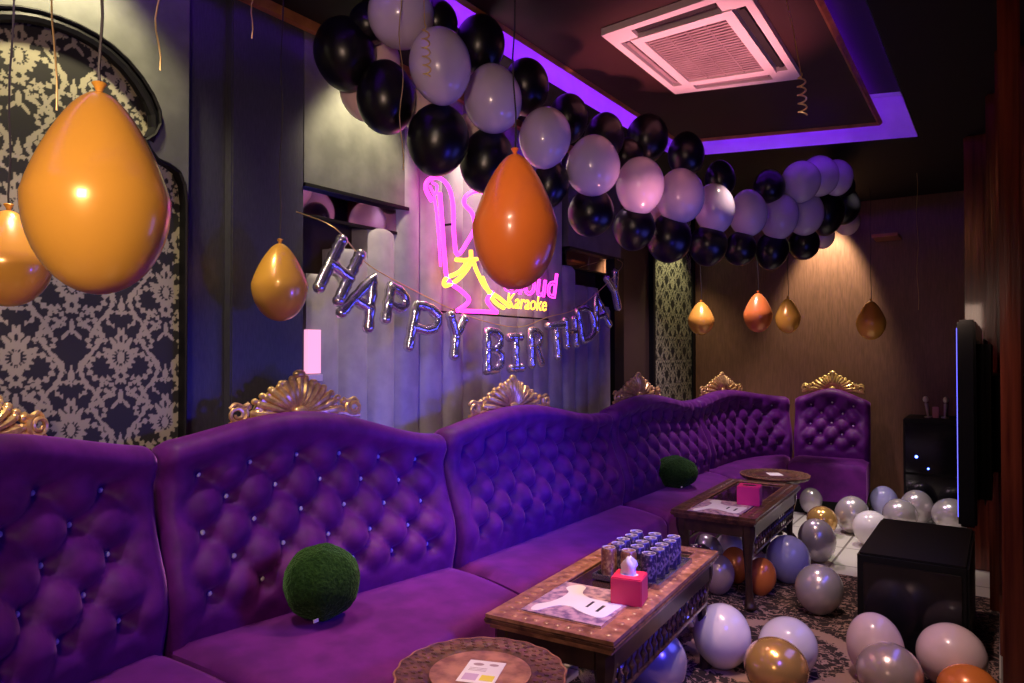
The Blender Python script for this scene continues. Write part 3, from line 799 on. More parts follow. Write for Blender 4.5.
FLOOR = [
 (-1.102,3.400,0.147,.133,1.10,'b_white','white balloon resting on the carpet just right of the near table'),
 (-0.825,3.499,0.125,.130,0.98,'b_white','white balloon on the carpet behind the antique gold one'),
 (-0.814,3.238,0.118,.134,0.92,'b_goldf','antique gold balloon at the bottom edge, in front of a white one'),
 (-1.257,2.951,0.147,.144,1.00,'b_sil','lavender-silver pearl balloon under the front edge of the near table'),
 (-0.481,3.652,0.150,.120,1.25,'b_pk','tall blush balloon in front of the loudspeaker box, left of its row'),
 (-0.400,3.45,0.125,.130,0.95,'b_pearl','pearly grey-brown balloon between the two blush balloons'),
 (-0.190,3.76,0.139,.140,0.99,'b_pk','round blush balloon at the right, in front of the loudspeaker box'),
 (-0.118,3.50,0.105,.115,0.90,'b_cop','copper orange balloon in the bottom right corner'),
 (-0.867,4.407,0.137,.131,1.04,'b_sil','silver pearl balloon left of the loudspeaker box'),
 (-1.148,4.883,0.149,.136,1.10,'b_peri','periwinkle blue balloon beside the far table leg'),
 (-1.091,5.484,0.150,.128,1.17,'b_sil','warm silver balloon behind the periwinkle one'),
 (-1.024,6.521,0.149,.132,1.12,'b_sil','silver balloon leftmost in the cluster on the pale tiles'),
 (-0.835,6.168,0.131,.131,1.00,'b_white','matt white balloon at the front of the cluster on the tiles'),
 (-0.882,7.313,0.136,.118,1.15,'b_peri','purplish silver balloon at the back, before the end of the sofa'),
 (-0.699,6.781,0.133,.133,1.00,'b_sil','silver balloon in the middle of the cluster just behind the loudspeaker box'),
 (-0.605,7.136,0.147,.130,1.13,'b_sil','silver balloon in front of the black cabinet'),
 (-0.348,7.019,0.135,.145,0.93,'b_sil','rightmost silver balloon of the cluster, nearest the television'),
 (-1.216,6.313,0.114,.119,0.95,'b_goldf','gold balloon on the tiles beside the round far table'),
 (-1.454,7.061,0.118,.100,1.18,'b_sil','silver balloon half hidden behind the round far table'),
 (-1.690,4.879,0.117,.110,1.06,'b_sil','silver balloon under the far table, nearest the sofa'),
 (-1.449,4.401,0.123,.099,1.22,'b_pearl','pearl beige balloon under the near end of the far table'),
 (-1.586,5.073,0.112,.100,1.07,'b_white','white balloon in the middle under the far table'),
 (-1.431,4.683,0.113,.090,1.25,'b_cop','orange balloon under the far table, behind its near leg'),
 (-1.225,4.538,0.113,.088,1.28,'b_cop','orange-red balloon just right of the far table\'s near leg'),
]
for k, (x, y, z, r, a, m, lab) in enumerate(FLOOR):
    z = r * a + .009
    balloon('floor_balloon', lab, m, (x, y, z), r, a, 'round', up=(.12 * math.sin(k * 2.1), .12 * math.cos(k * 1.3), (-1 if k % 3 else -1)), knot=False, group='loose balloons on the floor')

# crumpled foil balloons under the tables
def foil_blob(label, c, r, seed):
    rr = random.Random(seed); t = thing('foil_balloon', label, 'balloon', c, 'crumpled foil balloons under the tables')
    bm = bmesh.new(); bmesh.ops.create_icosphere(bm, subdivisions=4, radius=1)
    ph = [(Vector((rr.uniform(-1, 1), rr.uniform(-1, 1), rr.uniform(-1, 1))).normalized(), rr.uniform(3, 7), rr.uniform(0, 6)) for _ in range(7)]
    vs = []
    for v in bm.verts:
        d = v.co.normalized(); f = 1
        for n, w, p in ph: f += .055 * abs(math.sin(d.dot(n) * w + p)) - .02
        an = math.atan2(d.x, d.z); f *= 1 + .07 * abs(math.sin(an * 9)) * (1 - abs(d.y))
        vs.append(Vector(c) + Vector((d.x * r * f, d.y * r * f * .7, d.z * r * f)))
    bm.verts.ensure_lookup_table()
    MB().add(vs, [[v.index for v in f.verts] for f in bm.faces]).build('envelope', 'foil2', t, angle=25)
    fr = MB(); ring = []
    for k in range(48):
        a = 2 * PI * k / 48; q = 1.12 + .07 * (k % 2)
        ring.append((c[0] + r * q * math.cos(a), c[1] + r * .05 * math.sin(a * 3), c[2] + r * q * math.sin(a) * .96))
    ring2 = [(c[0] + r * .9 * math.cos(2 * PI * k / 48), c[1], c[2] + r * .9 * math.sin(2 * PI * k / 48)) for k in range(48)]
    fr.add(ring + ring2, [(k, (k + 1) % 48, 48 + (k + 1) % 48, 48 + k) for k in range(48)])
    fr.build('seam_frill', 'foil2', t, False)
foil_blob('crumpled silver foil balloon under the near table\'s far end', (-1.369, 3.50, .145), .105, 1)
foil_blob('crumpled beige foil balloon under the near corner of the near table', (-1.42, 2.78, .135), .098, 2)
foil_blob('crumpled pale foil balloon on the carpet between the sofa and the far table', (-1.60, 4.12, .135), .098, 3)
foil_blob('crumpled pale foil balloon under the near end of the far table', (-1.62, 4.55, .135), .10, 4)

# ------------------------------------------------------------------ foil letters
LET = [('H',2.211,1.859,0.246,0.350,-28),('A',2.357,1.742,0.328,0.322,-25),('P',2.569,1.718,0.223,0.257,-15),('P',2.778,1.617,0.254,0.320,-12),('Y',3.030,1.581,0.215,0.306,-8),
('B',3.385,1.503,0.219,0.324,0),('I',3.608,1.494,0.206,0.284,3),('R',3.834,1.526,0.200,0.308,4),('T',4.093,1.570,0.220,0.303,5),('H',4.280,1.630,0.207,0.266,8),('D',4.510,1.702,0.25,0.325,14),('A',4.702,1.792,0.25,0.343,18),('Y',4.958,1.956,0.257,0.372,25)]
LL = ['silver foil letter H balloon, the first letter of the banner', 'silver foil letter A balloon, second letter of the banner\'s first word', 'silver foil letter P balloon directly after the first A', 'silver foil letter P balloon directly before the first Y',
      'silver foil letter Y balloon below the foot of the pink neon shape', 'silver foil letter B balloon that begins the second word', 'silver foil letter I balloon', 'silver foil letter R balloon', 'silver foil letter T balloon', 'silver foil letter H balloon after the T', 'silver foil letter D balloon',
      'silver foil letter A balloon near the right end of the banner', 'silver foil letter Y balloon, the last letter of the banner']
STK = {  # strokes in unit square, closed loops flagged
 'H': [[(0, 0), (0, 1)], [(1, 0), (1, 1)], [(0, .5), (1, .5)]],
 'A': [[(0, 0), (.5, 1), (1, 0)], [(.22, .38), (.78, .38)]],
 'P': [[(0, 0), (0, 1), (.6, 1), (.95, .88), (1, .72), (.9, .56), (.55, .46), (0, .46)]],
 'Y': [[(0, 1), (.5, .5), (1, 1)], [(.5, .5), (.5, 0)]],
 'B': [[(0, 0), (0, 1), (.6, 1), (.92, .88), (.9, .66), (.55, .54), (0, .53)], [(.55, .54), (.95, .42), (1, .2), (.7, .02), (0, 0)]],
 'I': [[(.5, 0), (.5, 1)], [(.15, 1), (.85, 1)], [(.15, 0), (.85, 0)]],
 'R': [[(0, 0), (0, 1), (.6, 1), (.95, .88), (.95, .66), (.55, .52), (0, .52)], [(.5, .52), (1, 0)]],
 'T': [[(.5, 0), (.5, 1)], [(0, 1), (1, 1)]],
 'D': [[(0, 0), (0, 1), (.5, 1), (.9, .85), (1, .5), (.9, .15), (.5, 0), (0, 0)]],
}
def resample(pts, step):
    out = [Vector(pts[0])]
    for a, b in zip(pts, pts[1:]):
        a, b = Vector(a), Vector(b); n = max(1, int((b - a).length / step))
        for k in range(1, n + 1): out.append(a.lerp(b, k / n))
    return out
for k, (ch, yc, zc, w, h, tilt) in enumerate(LET):
    t = thing('foil_letter_balloon', LL[k], 'balloon', (-2.42, yc, zc), 'foil letters of the birthday banner')
    pr = .029; w2 = w * (.46 if k < 2 else .56); h2 = h * .86 - 2 * pr
    yaw = rnd.uniform(-.35, .35)
    T = Matrix.Translation((-2.42, yc, zc)) @ Matrix.Rotation(PI / 2 + yaw, 4, 'Z') @ Matrix.Rotation(PI / 2, 4, 'X') @ Matrix.Rotation(R(tilt), 4, 'Z')
    # local x -> +Y, local y -> z
    mb = MB()
    for st in STK[ch]:
        pts = resample([((p[0] - .5) * w2, (p[1] - .5) * h2, 0) for p in st], .02)
        # slightly pinched, inflated stroke with puckers
        mb.tube(pts, lambda u: pr * (.93 + .09 * math.sin(u * 40)), 12, T)
        for e in (pts[0], pts[-1]): mb.ball(tuple(e), (pr, pr, pr), T, 10, 8)
    mb.build('foil_body', 'foil', t, angle=80)
cord = [(-2.42, 2.181, 2.044), (-2.42, 2.363, 1.913), (-2.42, 2.541, 1.850), (-2.42, 2.781, 1.782), (-2.42, 2.983, 1.730), (-2.42, 3.297, 1.671), (-2.42, 3.657, 1.650), (-2.42, 3.986, 1.724), (-2.42, 4.344, 1.790), (-2.42, 4.719, 1.95), (-2.42, 5.090, 2.16), (-2.57, 5.32, 2.25)]
cord = [(-2.58, 2.10, 2.12)] + cord
o = MB().tube(smooth_path(cord, 5), .003, 5).build('banner_cord', 'goldribbon', None)
tag(o, 'thin gold cord sagging across the padded wall that carries the foil letters', 'cord')

# ------------------------------------------------------------------ neon sign
NX = -2.50
ns_ = thing('neon_sign', 'pink and yellow neon karaoke sign on the padded wall behind the orange balloon', 'neon sign', (NX, 3.5, 1.75))
def neon(name, loops, m, r=.010, parent=ns_, lab=None):
    mb = MB()
    for l in loops:
        pts = smooth_path([(NX, y, z) for y, z in l], 5)
        mb.tube(pts, r, 7)
    o = mb.build(name, m, parent)
    if lab: o['label'] = lab
    return o
v1 = [(2.927,2.302),(2.881,2.353),(2.891,2.401),(2.972,2.437),(3.057,2.413),(3.104,2.326),(3.114,2.161),(3.145,2.040),(3.247,2.137),(3.305,2.216),(3.282,2.292),(3.207,2.336),(3.235,2.391),(3.353,2.434),(3.44,2.40),(3.46,2.30),(3.40,2.18)]
v2 = [(2.993,2.360),(3.004,2.268),(3.019,2.135),(3.036,2.001),(3.062,1.895),(3.167,1.847)]
v3 = [(3.167,1.847),(3.247,1.804),(3.23,1.77),(3.145,1.728)]
v4 = [(3.145,1.728),(3.330,1.732),(3.529,1.736)]
v5 = [(3.529,1.736),(3.46,1.77),(3.427,1.807),(3.483,1.855)]
neon('pink_figure', [v1, v2, v3, v4, v5], 'neon_pink', .012, lab='pink neon outline of a curling V-shaped figure on a foot')
neon('pink_figure', [[(2.91, 2.38), (2.95, 2.34), (2.97, 2.39), (2.93, 2.40)], [(2.945, 2.33), (2.965, 2.25), (2.985, 2.10), (3.0, 1.96)]], 'neon_pink', .007)
neon('yellow_star', [[(3.134,2.011),(3.217,2.017),(3.329,2.035)], [(3.270,2.080),(3.259,1.996),(3.156,1.905),(3.047,1.859),(3.030,1.88),(3.06,1.905),(3.167,1.948),(3.270,2.030),(3.329,1.960),(3.415,1.872),(3.555,1.822),(3.660,1.775)], [(3.378,1.935),(3.42,1.88),(3.50,1.80),(3.60,1.765)]], 'neon_yellow', .012, lab='yellow neon shooting star')
def neon_text(txt, y0, z0, height, m, name, bevel, filled, lab, shear=0.2, squeeze=1.0, x=NX):
    cu = bpy.data.curves.new(name, 'FONT'); cu.body = txt; cu.size = height * 1.4; cu.shear = shear
    cu.fill_mode = 'NONE'; cu.bevel_depth = bevel; cu.bevel_resolution = 1; cu.resolution_u = 3
    if filled: cu.offset = -.002
    ob = bpy.data.objects.new(name + '_tmp', cu); C.objects.link(ob)
    dg = bpy.context.evaluated_depsgraph_get(); dg.update()
    me = bpy.data.meshes.new_from_object(ob.evaluated_get(dg))
    bpy.data.objects.remove(ob); bpy.data.curves.remove(cu)
    T = Matrix.Translation((x, y0, z0)) @ Matrix.Rotation(PI / 2, 4, 'Z') @ Matrix.Rotation(PI / 2, 4, 'X') @ Matrix.Diagonal((squeeze, 1, 1, 1))
    me.transform(Matrix.Translation(-Vector(ns_.location)) @ T)
    me.materials.clear(); me.materials.append(M[m])
    for p in me.polygons: p.material_index = 0
    o = bpy.data.objects.new(name, me); C.objects.link(o); o.parent = ns_
    o['label'] = lab
    return o
neon_text('Cloud', 3.56, 1.865, .17, 'neon_pink', 'pink_lettering', .0045, False, 'pink outlined neon lettering', squeeze=1.12)
neon_text('Karaoke', 3.62, 1.770, .095, 'neon_yellow', 'yellow_lettering', .0032, True, 'yellow neon lettering that reads Karaoke', squeeze=1.05)
MB().box((-2.555, 2.98, 1.715), (-2.545, 4.2, 1.725)).box((-2.56, 3.16, 1.73), (NX, 3.17, 1.74)).box((-2.56, 3.50, 1.73), (NX, 3.51, 1.74)).box((-2.56, 3.10, 2.2), (NX, 3.11, 2.21)).box((-2.56, 4.1, 1.87), (NX, 4.11, 1.88)).build('bracket', 'black', ns_, False)

# ------------------------------------------------------------------ ribbons
def curly(name, label, top, curl0, end, r=.011, turns=6, w=.002, straight=True):
    t = thing(name, label, 'ribbon', end, 'gold curling ribbons hanging from the ceiling')
    pts = [Vector(top), Vector(curl0)]
    if straight: MB().tube([pts[0], pts[0].lerp(pts[1], .5) + Vector((.004, .002, 0)), pts[1]], .0022, 5).build('strand', 'goldribbon', t)
    c = []; n = turns * 12
    for k in range(n + 1):
        u = k / n; a = u * turns * 2 * PI
        p = Vector(curl0).lerp(Vector(end), u)
        c.append(p + Vector((math.cos(a) * r * min(1, u * 6 + .1), math.sin(a) * r * min(1, u * 6 + .1), 0)))
    MB().tube(c, w, 5).build('curl', 'goldribbon', t)
curly('curling_ribbon', 'gold ribbon with a corkscrew end in front of the lilac balloons', (-1.60, 1.80, 2.99), (-1.595, 1.83, 2.60), (-1.592, 1.84, 2.425), .013, 6, .003)
curly('curling_ribbon', 'gold ribbon with a corkscrew end hanging beside the air conditioner', (-.72, 3.03, 2.99), (-.655, 3.04, 2.62), (-.650, 3.047, 2.45), .016, 5, .0035)
for lab, a, b in [('thin gold ribbon before the arch, between the two dark balloon ribbons', (-1.734, .745, 2.99), (-1.736, .747, 2.037)),
                  ('gold ribbon tail under the white ceiling balloon', (-1.735, .986, 2.66), (-1.737, .985, 2.204)),
                  ('thin gold ribbon hanging between black balloons and the mirror', (-1.925, 2.064, 2.95), (-1.920, 2.070, 2.206)),
                  ('sparkling thin ribbon hanging before the dark end of the far wall', (-.564, 6.848, 2.99), (-.563, 6.861, 1.846)),
                  ('thin ribbon with a shiny tip above the dark wall strip, left of the garland', (-2.10, 1.56, 2.99), (-2.147, 1.547, 2.589))]:
    pts = [Vector(a).lerp(Vector(b), k / 14) + Vector((.006 * math.sin(k * 1.1), .005 * math.cos(k * .9), 0)) for k in range(15)]
    o = MB().tube(pts, .0022, 5).build('straight_ribbon', 'goldribbon', None)
    tag(o, lab, 'ribbon', 'thin straight ribbons')

# ------------------------------------------------------------------ tables
def leg(T, h, s=1):
    mb = MB(); secs = [(.009, .026, 0), (.03, .034, .012), (.08, .024, .004), (.22, .020, -.004), (.36, .030, -.006), (.44, .042, 0), (h, .044, 0)]
    P = smooth_path([(z, r, o) for z, r, o in secs], 4); vs = []
    for p in P:
        z, r, o_ = p
        for k in range(8):
            a = 2 * PI * k / 8 + PI / 8; vs.append((o_ + r * math.cos(a), o_ + r * math.sin(a), z))
    n = len(P)
    fs = [(i * 8 + k, i * 8 + (k + 1) % 8, (i + 1) * 8 + (k + 1) % 8, (i + 1) * 8 + k) for i in range(n - 1) for k in range(8)]
    fs += [tuple(reversed(range(8))), tuple((n - 1) * 8 + k for k in range(8))]
    return mb.add(vs, fs, T)
def rect_table(label, c, ang, w, l, h, printed):
    t = thing('carved_table', label, 'table', (c[0], c[1], 0), 'long carved wooden tables')
    B = Matrix.Translation((c[0], c[1], 0)) @ Matrix.Rotation(ang, 4, 'Z')
    hw, hl = w / 2, l / 2; b = .085
    mb = MB()
    for lo, hi in (((-hw, -hl), (hw, -hl + b)), ((-hw, hl - b), (hw, hl)), ((-hw, -hl + b), (-hw + b, hl - b)), ((hw - b, -hl + b), (hw, hl - b))):
        mb.box((*lo, h - .035), (*hi, h), B)
    mb.box((-hw + .012, -hl + .012, h - .05), (hw - .012, hl - .012, h - .034), B)
    mbt = mb
    mb = MB()   # moulded rim below the top
    mb.box((-hw - .006, -hl - .006, h - .03), (hw + .006, hl + .006, h - .012), B, bev=.005)
    mb.build('moulded_rim', 'wood', t, False)
    st = mbt   # carved studs running round the border
    n = int(l / .06)
    for k in range(n):
        yy = -hl + .05 + (l - .1) * k / (n - 1)
        for x in (-hw + b / 2, hw - b / 2): st.ball((x, yy, h), (.016, .012, .004), B, 8, 4)
    for k in range(int(w / .06)):
        xx = -hw + .10 + (w - .2) * k / (int(w / .06) - 1)
        for yy in (-hl + b / 2, hl - b / 2): st.ball((xx, yy, h), (.012, .016, .004), B, 8, 4)
    st.build('top_frame', 'wood_light' if printed == 1 else 'wood', t, True)
    fr = MB()
    for x in (-hw + b, hw - b): fr.tube([(x, -hl + b, h), (x, hl - b, h)], .004, 6, B)
    for yy in (-hl + b, hl - b): fr.tube([(-hw + b, yy, h), (hw - b, yy, h)], .004, 6, B)
    fr.build('inner_beading', 'wood_light', t)
    MB().box((-hw + b, -hl + b, h - .02), (hw - b, hl - b, h - .006), B).build('glass_panel', 'glass_dark', t, False)
    for sy in (-1, 1):
        for sx in (-1, 1):
            Tl = B @ Matrix.Translation((sx * (hw - .055), sy * (hl - .06), 0)) @ Matrix.Diagonal((sx, sy, 1, 1))
            leg(Tl, h - .05).build('leg', 'wood_dark', t)
    ap = MB()
    for sx in (-1, 1): ap.box((sx * (hw - .03) - .01, -hl + .08, h - .12), (sx * (hw - .03) + .01, hl - .08, h - .045), B)
    for sy in (-1, 1): ap.box((-hw + .08, sy * (hl - .035) - .01, h - .12), (hw - .08, sy * (hl - .035) + .01, h - .045), B)
    ap.build('apron', 'wood_dark', t, False)
    fw = MB()   # turned fretwork under the apron
    n = int((l - .2) / .055)
    for sx in (-1, 1):
        fw.box((sx * (hw - .03) - .006, -hl + .1, h - .225), (sx * (hw - .03) + .006, hl - .1, h - .213), B)
        for k in range(n):
            yy = -hl + .12 + (l - .24) * k / (n - 1)
            fw.lathe([(.004, -.05), (.004, -.02), (.013, 0), (.004, .02), (.004, .05)], 8, B @ Matrix.Translation((sx * (hw - .03), yy, h - .165)))
    fw.build('fretwork', 'wood', t)
    return B, t
B1, t1 = rect_table('long carved table nearest the camera, with the tray of cans and red tissue box', (-1.335, 2.76), R(3), .50, 1.26, .55, 1)
B2, t2 = rect_table('long carved table further away, carrying only the hot pink tissue box and a print', (-1.42, 4.78), R(1.5), .50, 1.24, .55, 2)

def placemat(B, y0, h, label, wid=.31, ln=.36):
    t = thing('printed_sheet', label, 'print', tuple(B @ Vector((0, y0, h))), 'printed sheets lying on the long tables')
    MB().box((-wid / 2, y0 - ln / 2, h - .004), (wid / 2, y0 + ln / 2, h + .001), B).build('background', 'floral', t, False)
    out = [(-.125, -.16), (-.10, -.165), (-.075, -.11), (-.05, -.075), (-.01, -.07), (.05, -.10), (.125, -.115), (.14, -.03), (.138, .055), (.09, .05), (.03, .045), (-.01, .06), (-.04, .09), (-.055, .15), (-.08, .165), (-.11, .15), (-.12, .11), (-.09, .07), (-.085, .01), (-.10, -.06), (-.13, -.11)]
    sm = smooth_path([(x * wid / .31, y * ln / .36 + y0, 0) for x, y in out], 4, True)
    MB().prism([(p.x, p.y) for p in sm], h + .001, h + .0025, B).build('white_figure', 'paper', t, False)
    MB().box((.035, y0 - .045, h + .0025), (.045, y0 + .02, h + .0032), B).build('black_bar', 'bar', t, False)
    MB().box((.085, y0 - .07, h + .0025), (.097, y0 + .0, h + .0032), B).build('black_bar', 'bar', t, False)
placemat(B1, -.345, .552, 'printed sheet with a white figure and two black bars on the near long table', .32, .37)
placemat(B2, -.42, .552, 'printed sheet with a white figure on the far long table', .30, .40)

# round tables
def round_table(label, c, r, h, m_in, mw):
    t = thing('round_side_table', label, 'table', (c[0], c[1], 0), 'round carved side tables')
    T = Matrix.Translation((c[0], c[1], 0))
    sc = lambda a: 1 + .013 * math.cos(20 * a)
    MB().lathe([(r * .55, h - .03), (r * .95, h - .028), (r, h - .014), (r, h - .004), (r * .985, h + .002), (r * .66, h), (r * .64, h - .004), (.0001, h - .004)], 120, T, sc).build('top', mw, t, angle=50)
    MB().lathe([(r * .60, h - .005), (r * .60, h - .0008), (.0001, h - .0006)], 64, T).build('centre_inlay', m_in, t)
    cv = MB(); k = 0
    for ring, n in ((.70, 30), (.785, 34), (.87, 38), (.945, 42)):
        for i in range(n):
            a = 2 * PI * (i + .5 * (k % 2)) / n
            cv.ball((r * ring * math.cos(a), r * ring * math.sin(a), h), (.010, .007, .0045), T @ Matrix.Rotation(0, 4, 'Z'), 7, 4)
        k += 1
    cv.build('carved_band', 'wood', t)
    cvr = MB().tube([(r * math.cos(a) * sc(a), r * math.sin(a) * sc(a), h - .001) for a in [2 * PI * i / 120 for i in range(120)]], .004, 6, T, True)
    cvr.build('scalloped_edge', 'wood_light', t)
    MB().lathe([(.10, h - .05), (.09, h - .045), (.05, h - .08), (.035, h - .15), (.05, h - .25), (.03, h - .33), (.045, h - .42), (.06, h - .45)], 20, T).build('pedestal', 'wood_dark', t)
    for k in range(3):
        a = 2 * PI * k / 3 + .4; ca, sa = math.cos(a), math.sin(a)
        pts = smooth_path([(c[0] + q * ca, c[1] + q * sa, z) for q, z in ((.03, .16), (.10, .13), (.17, .05), (.21, .02))], 4)
        MB().tube(pts, lambda u: .022 - .006 * u, 8).build('foot', 'wood_dark', t)
    MB().box((-.16, -.16, h - .07), (.16, .16, h - .03), T).build('apron', 'wood_dark', t, False)
round_table('scalloped round carved table with a price card, in the near foreground', (-1.305, 1.755), .256, .535, 'wood_light', 'wood')
round_table('round carved table beyond the far long table with a small white card', (-1.43, 5.68), .250, .565, 'wood', 'wood')

def card(c, ang, w, l, label, printed):
    T = Matrix.Translation(c) @ Matrix.Rotation(ang, 4, 'Z')
    t = thing('paper_card', label, 'card', c, 'cards lying on the round tables')
    MB().box((-w / 2, -l / 2, 0), (w / 2, l / 2, .0012), T).build('sheet', 'paper', t, False)
    if printed:
        MB().box((-w * .40, -l * .40, .0012), (-w * .02, -l * .12, .0016), T).build('mauve_picture', 'mauveprint', t, False)
        MB().box((w * .06, -l * .38, .0012), (w * .42, -l * .14, .0016), T).build('yellow_picture', 'yellow', t, False)
        mb = MB()
        for k in range(3): mb.box((-w * .38, l * (.02 + .06 * k), .0012), (w * .1, l * (.035 + .06 * k), .0015), T)
        mb.ball((-w * .2, l * .32, .001), (w * .16, l * .07, .0008), T); mb.ball((w * .22, l * .34, .001), (w * .14, l * .06, .0008), T)
        mb.build('print', 'grille', t, False)
card((-1.300, 1.755, .5347), R(20), .115, .15, 'white price card with yellow and mauve pictures on the near round table', True)
card((-1.43, 5.68, .5645), R(30), .10, .13, 'small blank-looking white card on the far round table', False)

# tissue boxes
def tissue_box(label, c, ang, s, m, tuft=True):
    t = thing('tissue_box', label, 'tissue box', c, 'tissue boxes on the long tables')
    T = Matrix.Translation(c) @ Matrix.Rotation(ang, 4, 'Z')
    MB().box((-s / 2, -s / 2, 0), (s / 2, s / 2, s * .86), T, bev=.004).build('carton', m, t, False)
    mb = MB().lathe([(s * .30, s * .862), (s * .30, s * .866), (.0001, s * .866)], 20, T @ Matrix.Diagonal((1, .6, 1, 1))); mb.build('opening', 'tissue' if tuft else 'slot', t, False)
    if tuft:
        vs = []; n = 16; prof = [(.26, .86), (.22, 1.02), (.26, 1.15), (.20, 1.28), (.05, 1.42)]
        for r_, z_ in prof:
            for i in range(n):
                a = 2 * PI * i / n; f = 1 + .25 * math.sin(3 * a + z_ * 5)
                vs.append((s * r_ * f * math.cos(a), s * r_ * f * .45 * math.sin(a), s * (z_ + .05 * math.sin(2 * a))))
        fs = [(k * n + i, k * n + (i + 1) % n, (k + 1) * n + (i + 1) % n, (k + 1) * n + i) for k in range(len(prof) - 1) for i in range(n)]
        fs.append(tuple((len(prof) - 1) * n + i for i in range(n)))
        MB().add(vs, fs, T).build('tissue', 'tissue', t)
tissue_box('red tissue box with a white tissue sticking out, beside the tray of cans', (-1.175, 2.53, .5505), R(12), .118, 'pinkbox')
tissue_box('hot pink tissue box on the far long table', (-1.30, 4.56, .5505), R(8), .135, 'pinkbox2', False)

# tray and cans
tr = thing('drinks_tray', 'low metal tray of drink cans on the near long table', 'tray', (-1.28, 2.93, .5505))
TT = Matrix.Translation((-1.285, 2.915, .5505)) @ Matrix.Rotation(R(3), 4, 'Z')
MB().box((-.14, -.21, 0.0), (.14, .21, .006), TT, bev=.002).build('base', 'tray', tr, False)
mb = MB()
for lo, hi in (((-.146, -.216), (.146, -.21)), ((-.146, .21), (.146, .216)), ((-.146, -.21), (-.14, .21)), ((.14, -.21), (.146, .21))): mb.box((*lo, 0), (*hi, .022), TT)
mb.build('rim', 'tray', tr, False)
names_r = ['nearest the red tissue box', 'second row of the tray', 'third row', 'fourth row', 'last row of the tray']
side = ['sofa side', 'middle', 'balloon side']
def can(c, label, m):
    t = thing('drink_can', label, 'can', c, 'drink cans on the tray')
    T = Matrix.Translation(c)
    MB().lathe([(.024, 0), (.031, .006), (.0325, .012), (.0325, .105), (.028, .116)], 24, T).build('can_body', m, t)
    MB().lathe([(.028, .115), (.0285, .119), (.026, .119), (.025, .114), (.0001, .114)], 24, T).build('lid', 'tin', t)
    MB().box((-.006, -.004, .1145), (.006, .014, .1165), T, bev=.001).build('pull_tab', 'tin', t, False)
for r_ in range(5):
    for s_ in range(3):
        p = TT @ Vector((-.092 + s_ * .088 + (.004 if r_ % 2 else -.004), -.155 + r_ * .078, .0062))
        rowlab = ['row nearest the red tissue box', 'second row from the tissue box', 'middle row', 'second row from the far end', 'last row at the far end'][r_]
        can(tuple(p), '%s can on the tray, %s, %s' % ('brown' if (r_, s_) in ((0, 0), (0, 1)) else 'navy', rowlab, ['sofa side', 'centre', 'room side'][s_]), 'browncan' if (r_, s_) in ((0, 0), (0, 1)) else 'navy')

# green cushions
def cushion(label, c, r, flat):
    t = thing('green_cushion', label, 'cushion', c, 'round green plush cushions on the sofa')
    bm = bmesh.new(); bmesh.ops.create_icosphere(bm, subdivisions=5, radius=1); rr = random.Random(5)
    vs = []
    for v in bm.verts:
        d = v.co.normalized(); f = 1 + .035 * math.sin(7 * d.x + 2) * math.sin(6 * d.y) + .012 * rr.uniform(-1, 1)
        vs.append((c[0] + d.x * r * f, c[1] + d.y * r * f, c[2] + d.z * r * f * flat))
    bm.verts.ensure_lookup_table()
    MB().add(vs, [[v.index for v in f.verts] for f in bm.faces]).build('plush_cover', 'green', t, angle=90)
    MB().box((c[0] + r * .55, c[1] - r * .75, c[2] - r * flat * .78), (c[0] + r * .58, c[1] - r * .60, c[2] - r * flat * .70)).build('care_tag', 'paper', t, False)
cushion('round dark green plush cushion on the second sofa section, nearer the camera', (-2.13, 1.86, .495 + .135), .142, .96)
cushion('round dark green plush cushion on the far sofa seat behind the second long table', (-2.02, 5.16, .485 + .115), .16, .74)

# ------------------------------------------------------------------ lights
def spot(loc, tgt, col, e, ang=60, blend=.6, size=.05):
    l = bpy.data.lights.new('spot_lamp', 'SPOT'); l.energy = e; l.color = col; l.spot_size = R(ang); l.spot_blend = blend; l.shadow_soft_size = size
    o = bpy.data.objects.new('spot_lamp', l); C.objects.link(o); o.location = loc
    o.rotation_euler = (Vector(tgt) - Vector(loc)).to_track_quat('-Z', 'Y').to_euler()
def area(loc, tgt, col, e, sx, sy=None, spread=180):
    l = bpy.data.lights.new('area_lamp', 'AREA'); l.energy = e; l.color = col; l.shape = 'RECTANGLE'; l.size = sx; l.size_y = sy or sx; l.spread = R(spread)
    o = bpy.data.objects.new('area_lamp', l); C.objects.link(o); o.location = loc
    o.rotation_euler = (Vector(tgt) - Vector(loc)).to_track_quat('-Z', 'Y').to_euler()
warm = (1, .84, .50)
# wall washers close to the left and far walls
spot((-2.36, 1.15, 2.97), (-2.66, 1.15, 2.1), warm, 55, 100)
spot((-2.36, 2.50, 2.97), (-2.60, 2.50, 2.3), warm, 75, 80)
spot((-2.32, 3.45, 2.97), (-2.60, 3.45, 2.35), (1, .84, .56), 80, 78)
spot((-2.60, 7.1, 2.97), (-2.86, 7.2, 2.0), (1, .9, .5), 60, 85)
spot((-1.40, 7.60, 2.97), (-1.45, 7.90, 2.2), (1, .88, .60), 190, 60)
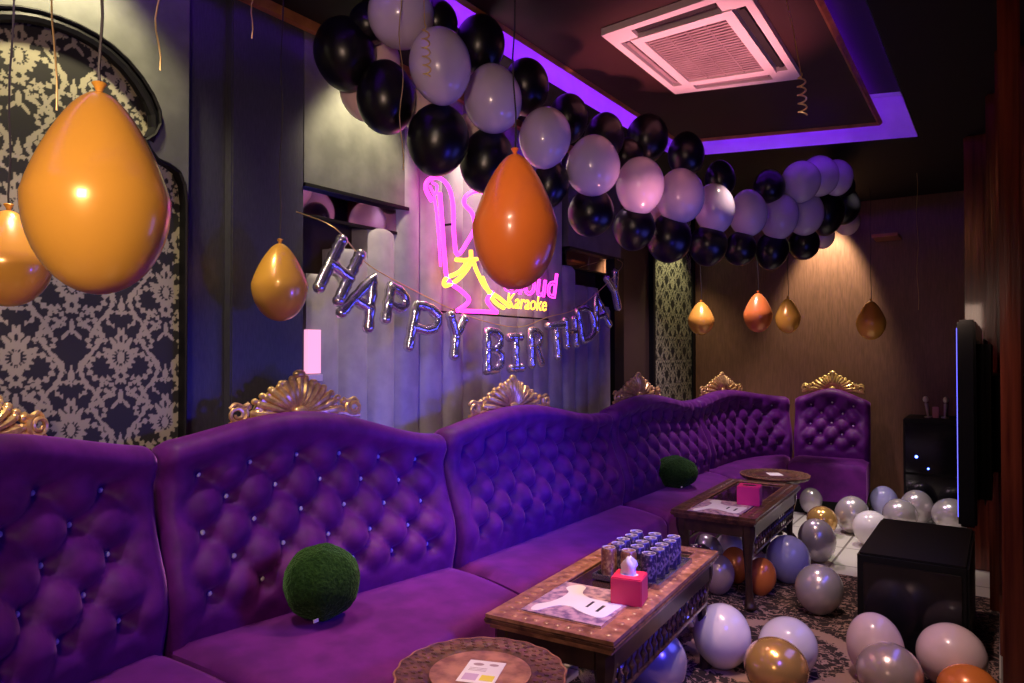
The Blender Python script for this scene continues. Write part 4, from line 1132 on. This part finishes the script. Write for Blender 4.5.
# downlights over the seats and tables
spot((-2.00, .9, 2.97), (-2.05, 1.0, 0), (1, .70, .88), 70, 80, .7, .06)
spot((-2.00, 3.5, 2.97), (-2.1, 3.6, 0), (1, .60, .95), 30, 75, .7, .06)
spot((-2.00, 6.0, 2.97), (-2.1, 6.5, 0), (1, .70, .92), 150, 85, .7, .06)
spot((-1.10, 2.85, 2.96), (-1.32, 2.35, .5), (1, .60, .40), 210, 54, .6, .05)
spot((-1.20, 4.4, 2.96), (-1.1, 4.9, 0), (1, .74, .60), 70, 62, .7, .05)
spot((-.85, 6.2, 2.97), (-.95, 6.4, 0), (1, .93, .78), 150, 44, .7, .05)
spot((-.60, 2.6, 2.96), (-.65, 3.3, 0), (1, .72, .66), 150, 58, .7, .05)
# unseen warm fill added at the camera end to brighten balloons and room
area((-.35, -.5, 2.0), (-1.5, 1.0, 1.85), (1, .66, .50), 7, .35, .35, 90)
spot((-.55, .0, 2.75), (-1.35, 1.5, 1.95), (1, .80, .60), 56, 44, .9, .10)
# pink light on the air conditioner from an unseen lamp set mid-room
spot((-.95, 3.3, .62), (-1.24, 3.4, 3.0), (1, .36, .38), 400, 34, .8, .08)
spot((-.55, 1.2, 2.96), (.05, 4.6, 1.2), (1, .30, .12), 12, 60, .8, .05)
# blue washer on the right
area((-.30, 2.4, 1.10), (-2.3, 2.7, .8), (.07, .05, 1), 9, .22, .22, 130)
spot((-.40, 3.3, 1.25), (-2.2, 3.1, .72), (.05, .04, 1), 95, 64, .9, .10)

w = bpy.data.worlds.new('world'); scene.world = w; w.use_nodes = True
w.node_tree.nodes['Background'].inputs[0].default_value = (.10, .05, .12, 1)
w.node_tree.nodes['Background'].inputs[1].default_value = .02

# ------------------------------------------------------------------ camera
cd = bpy.data.cameras.new('camera'); cam = bpy.data.objects.new('camera', cd); C.objects.link(cam)
cam.location = (0, 0, 1.5); cd.sensor_width = 36; cd.lens = 720 / 1024 * 36
cam.rotation_euler = (R(90.8), 0, math.atan(488 / 720)); cd.clip_start = .02
scene.camera = cam
vs_ = scene.view_settings
vs_.view_transform = 'Standard'; vs_.look = 'None'; vs_.gamma = 1; vs_.exposure = 0; vs_.use_curve_mapping = False
scene.cycles.use_denoising = True
scene.cycles.max_bounces = 6
scene.cycles.sample_clamp_indirect = 4
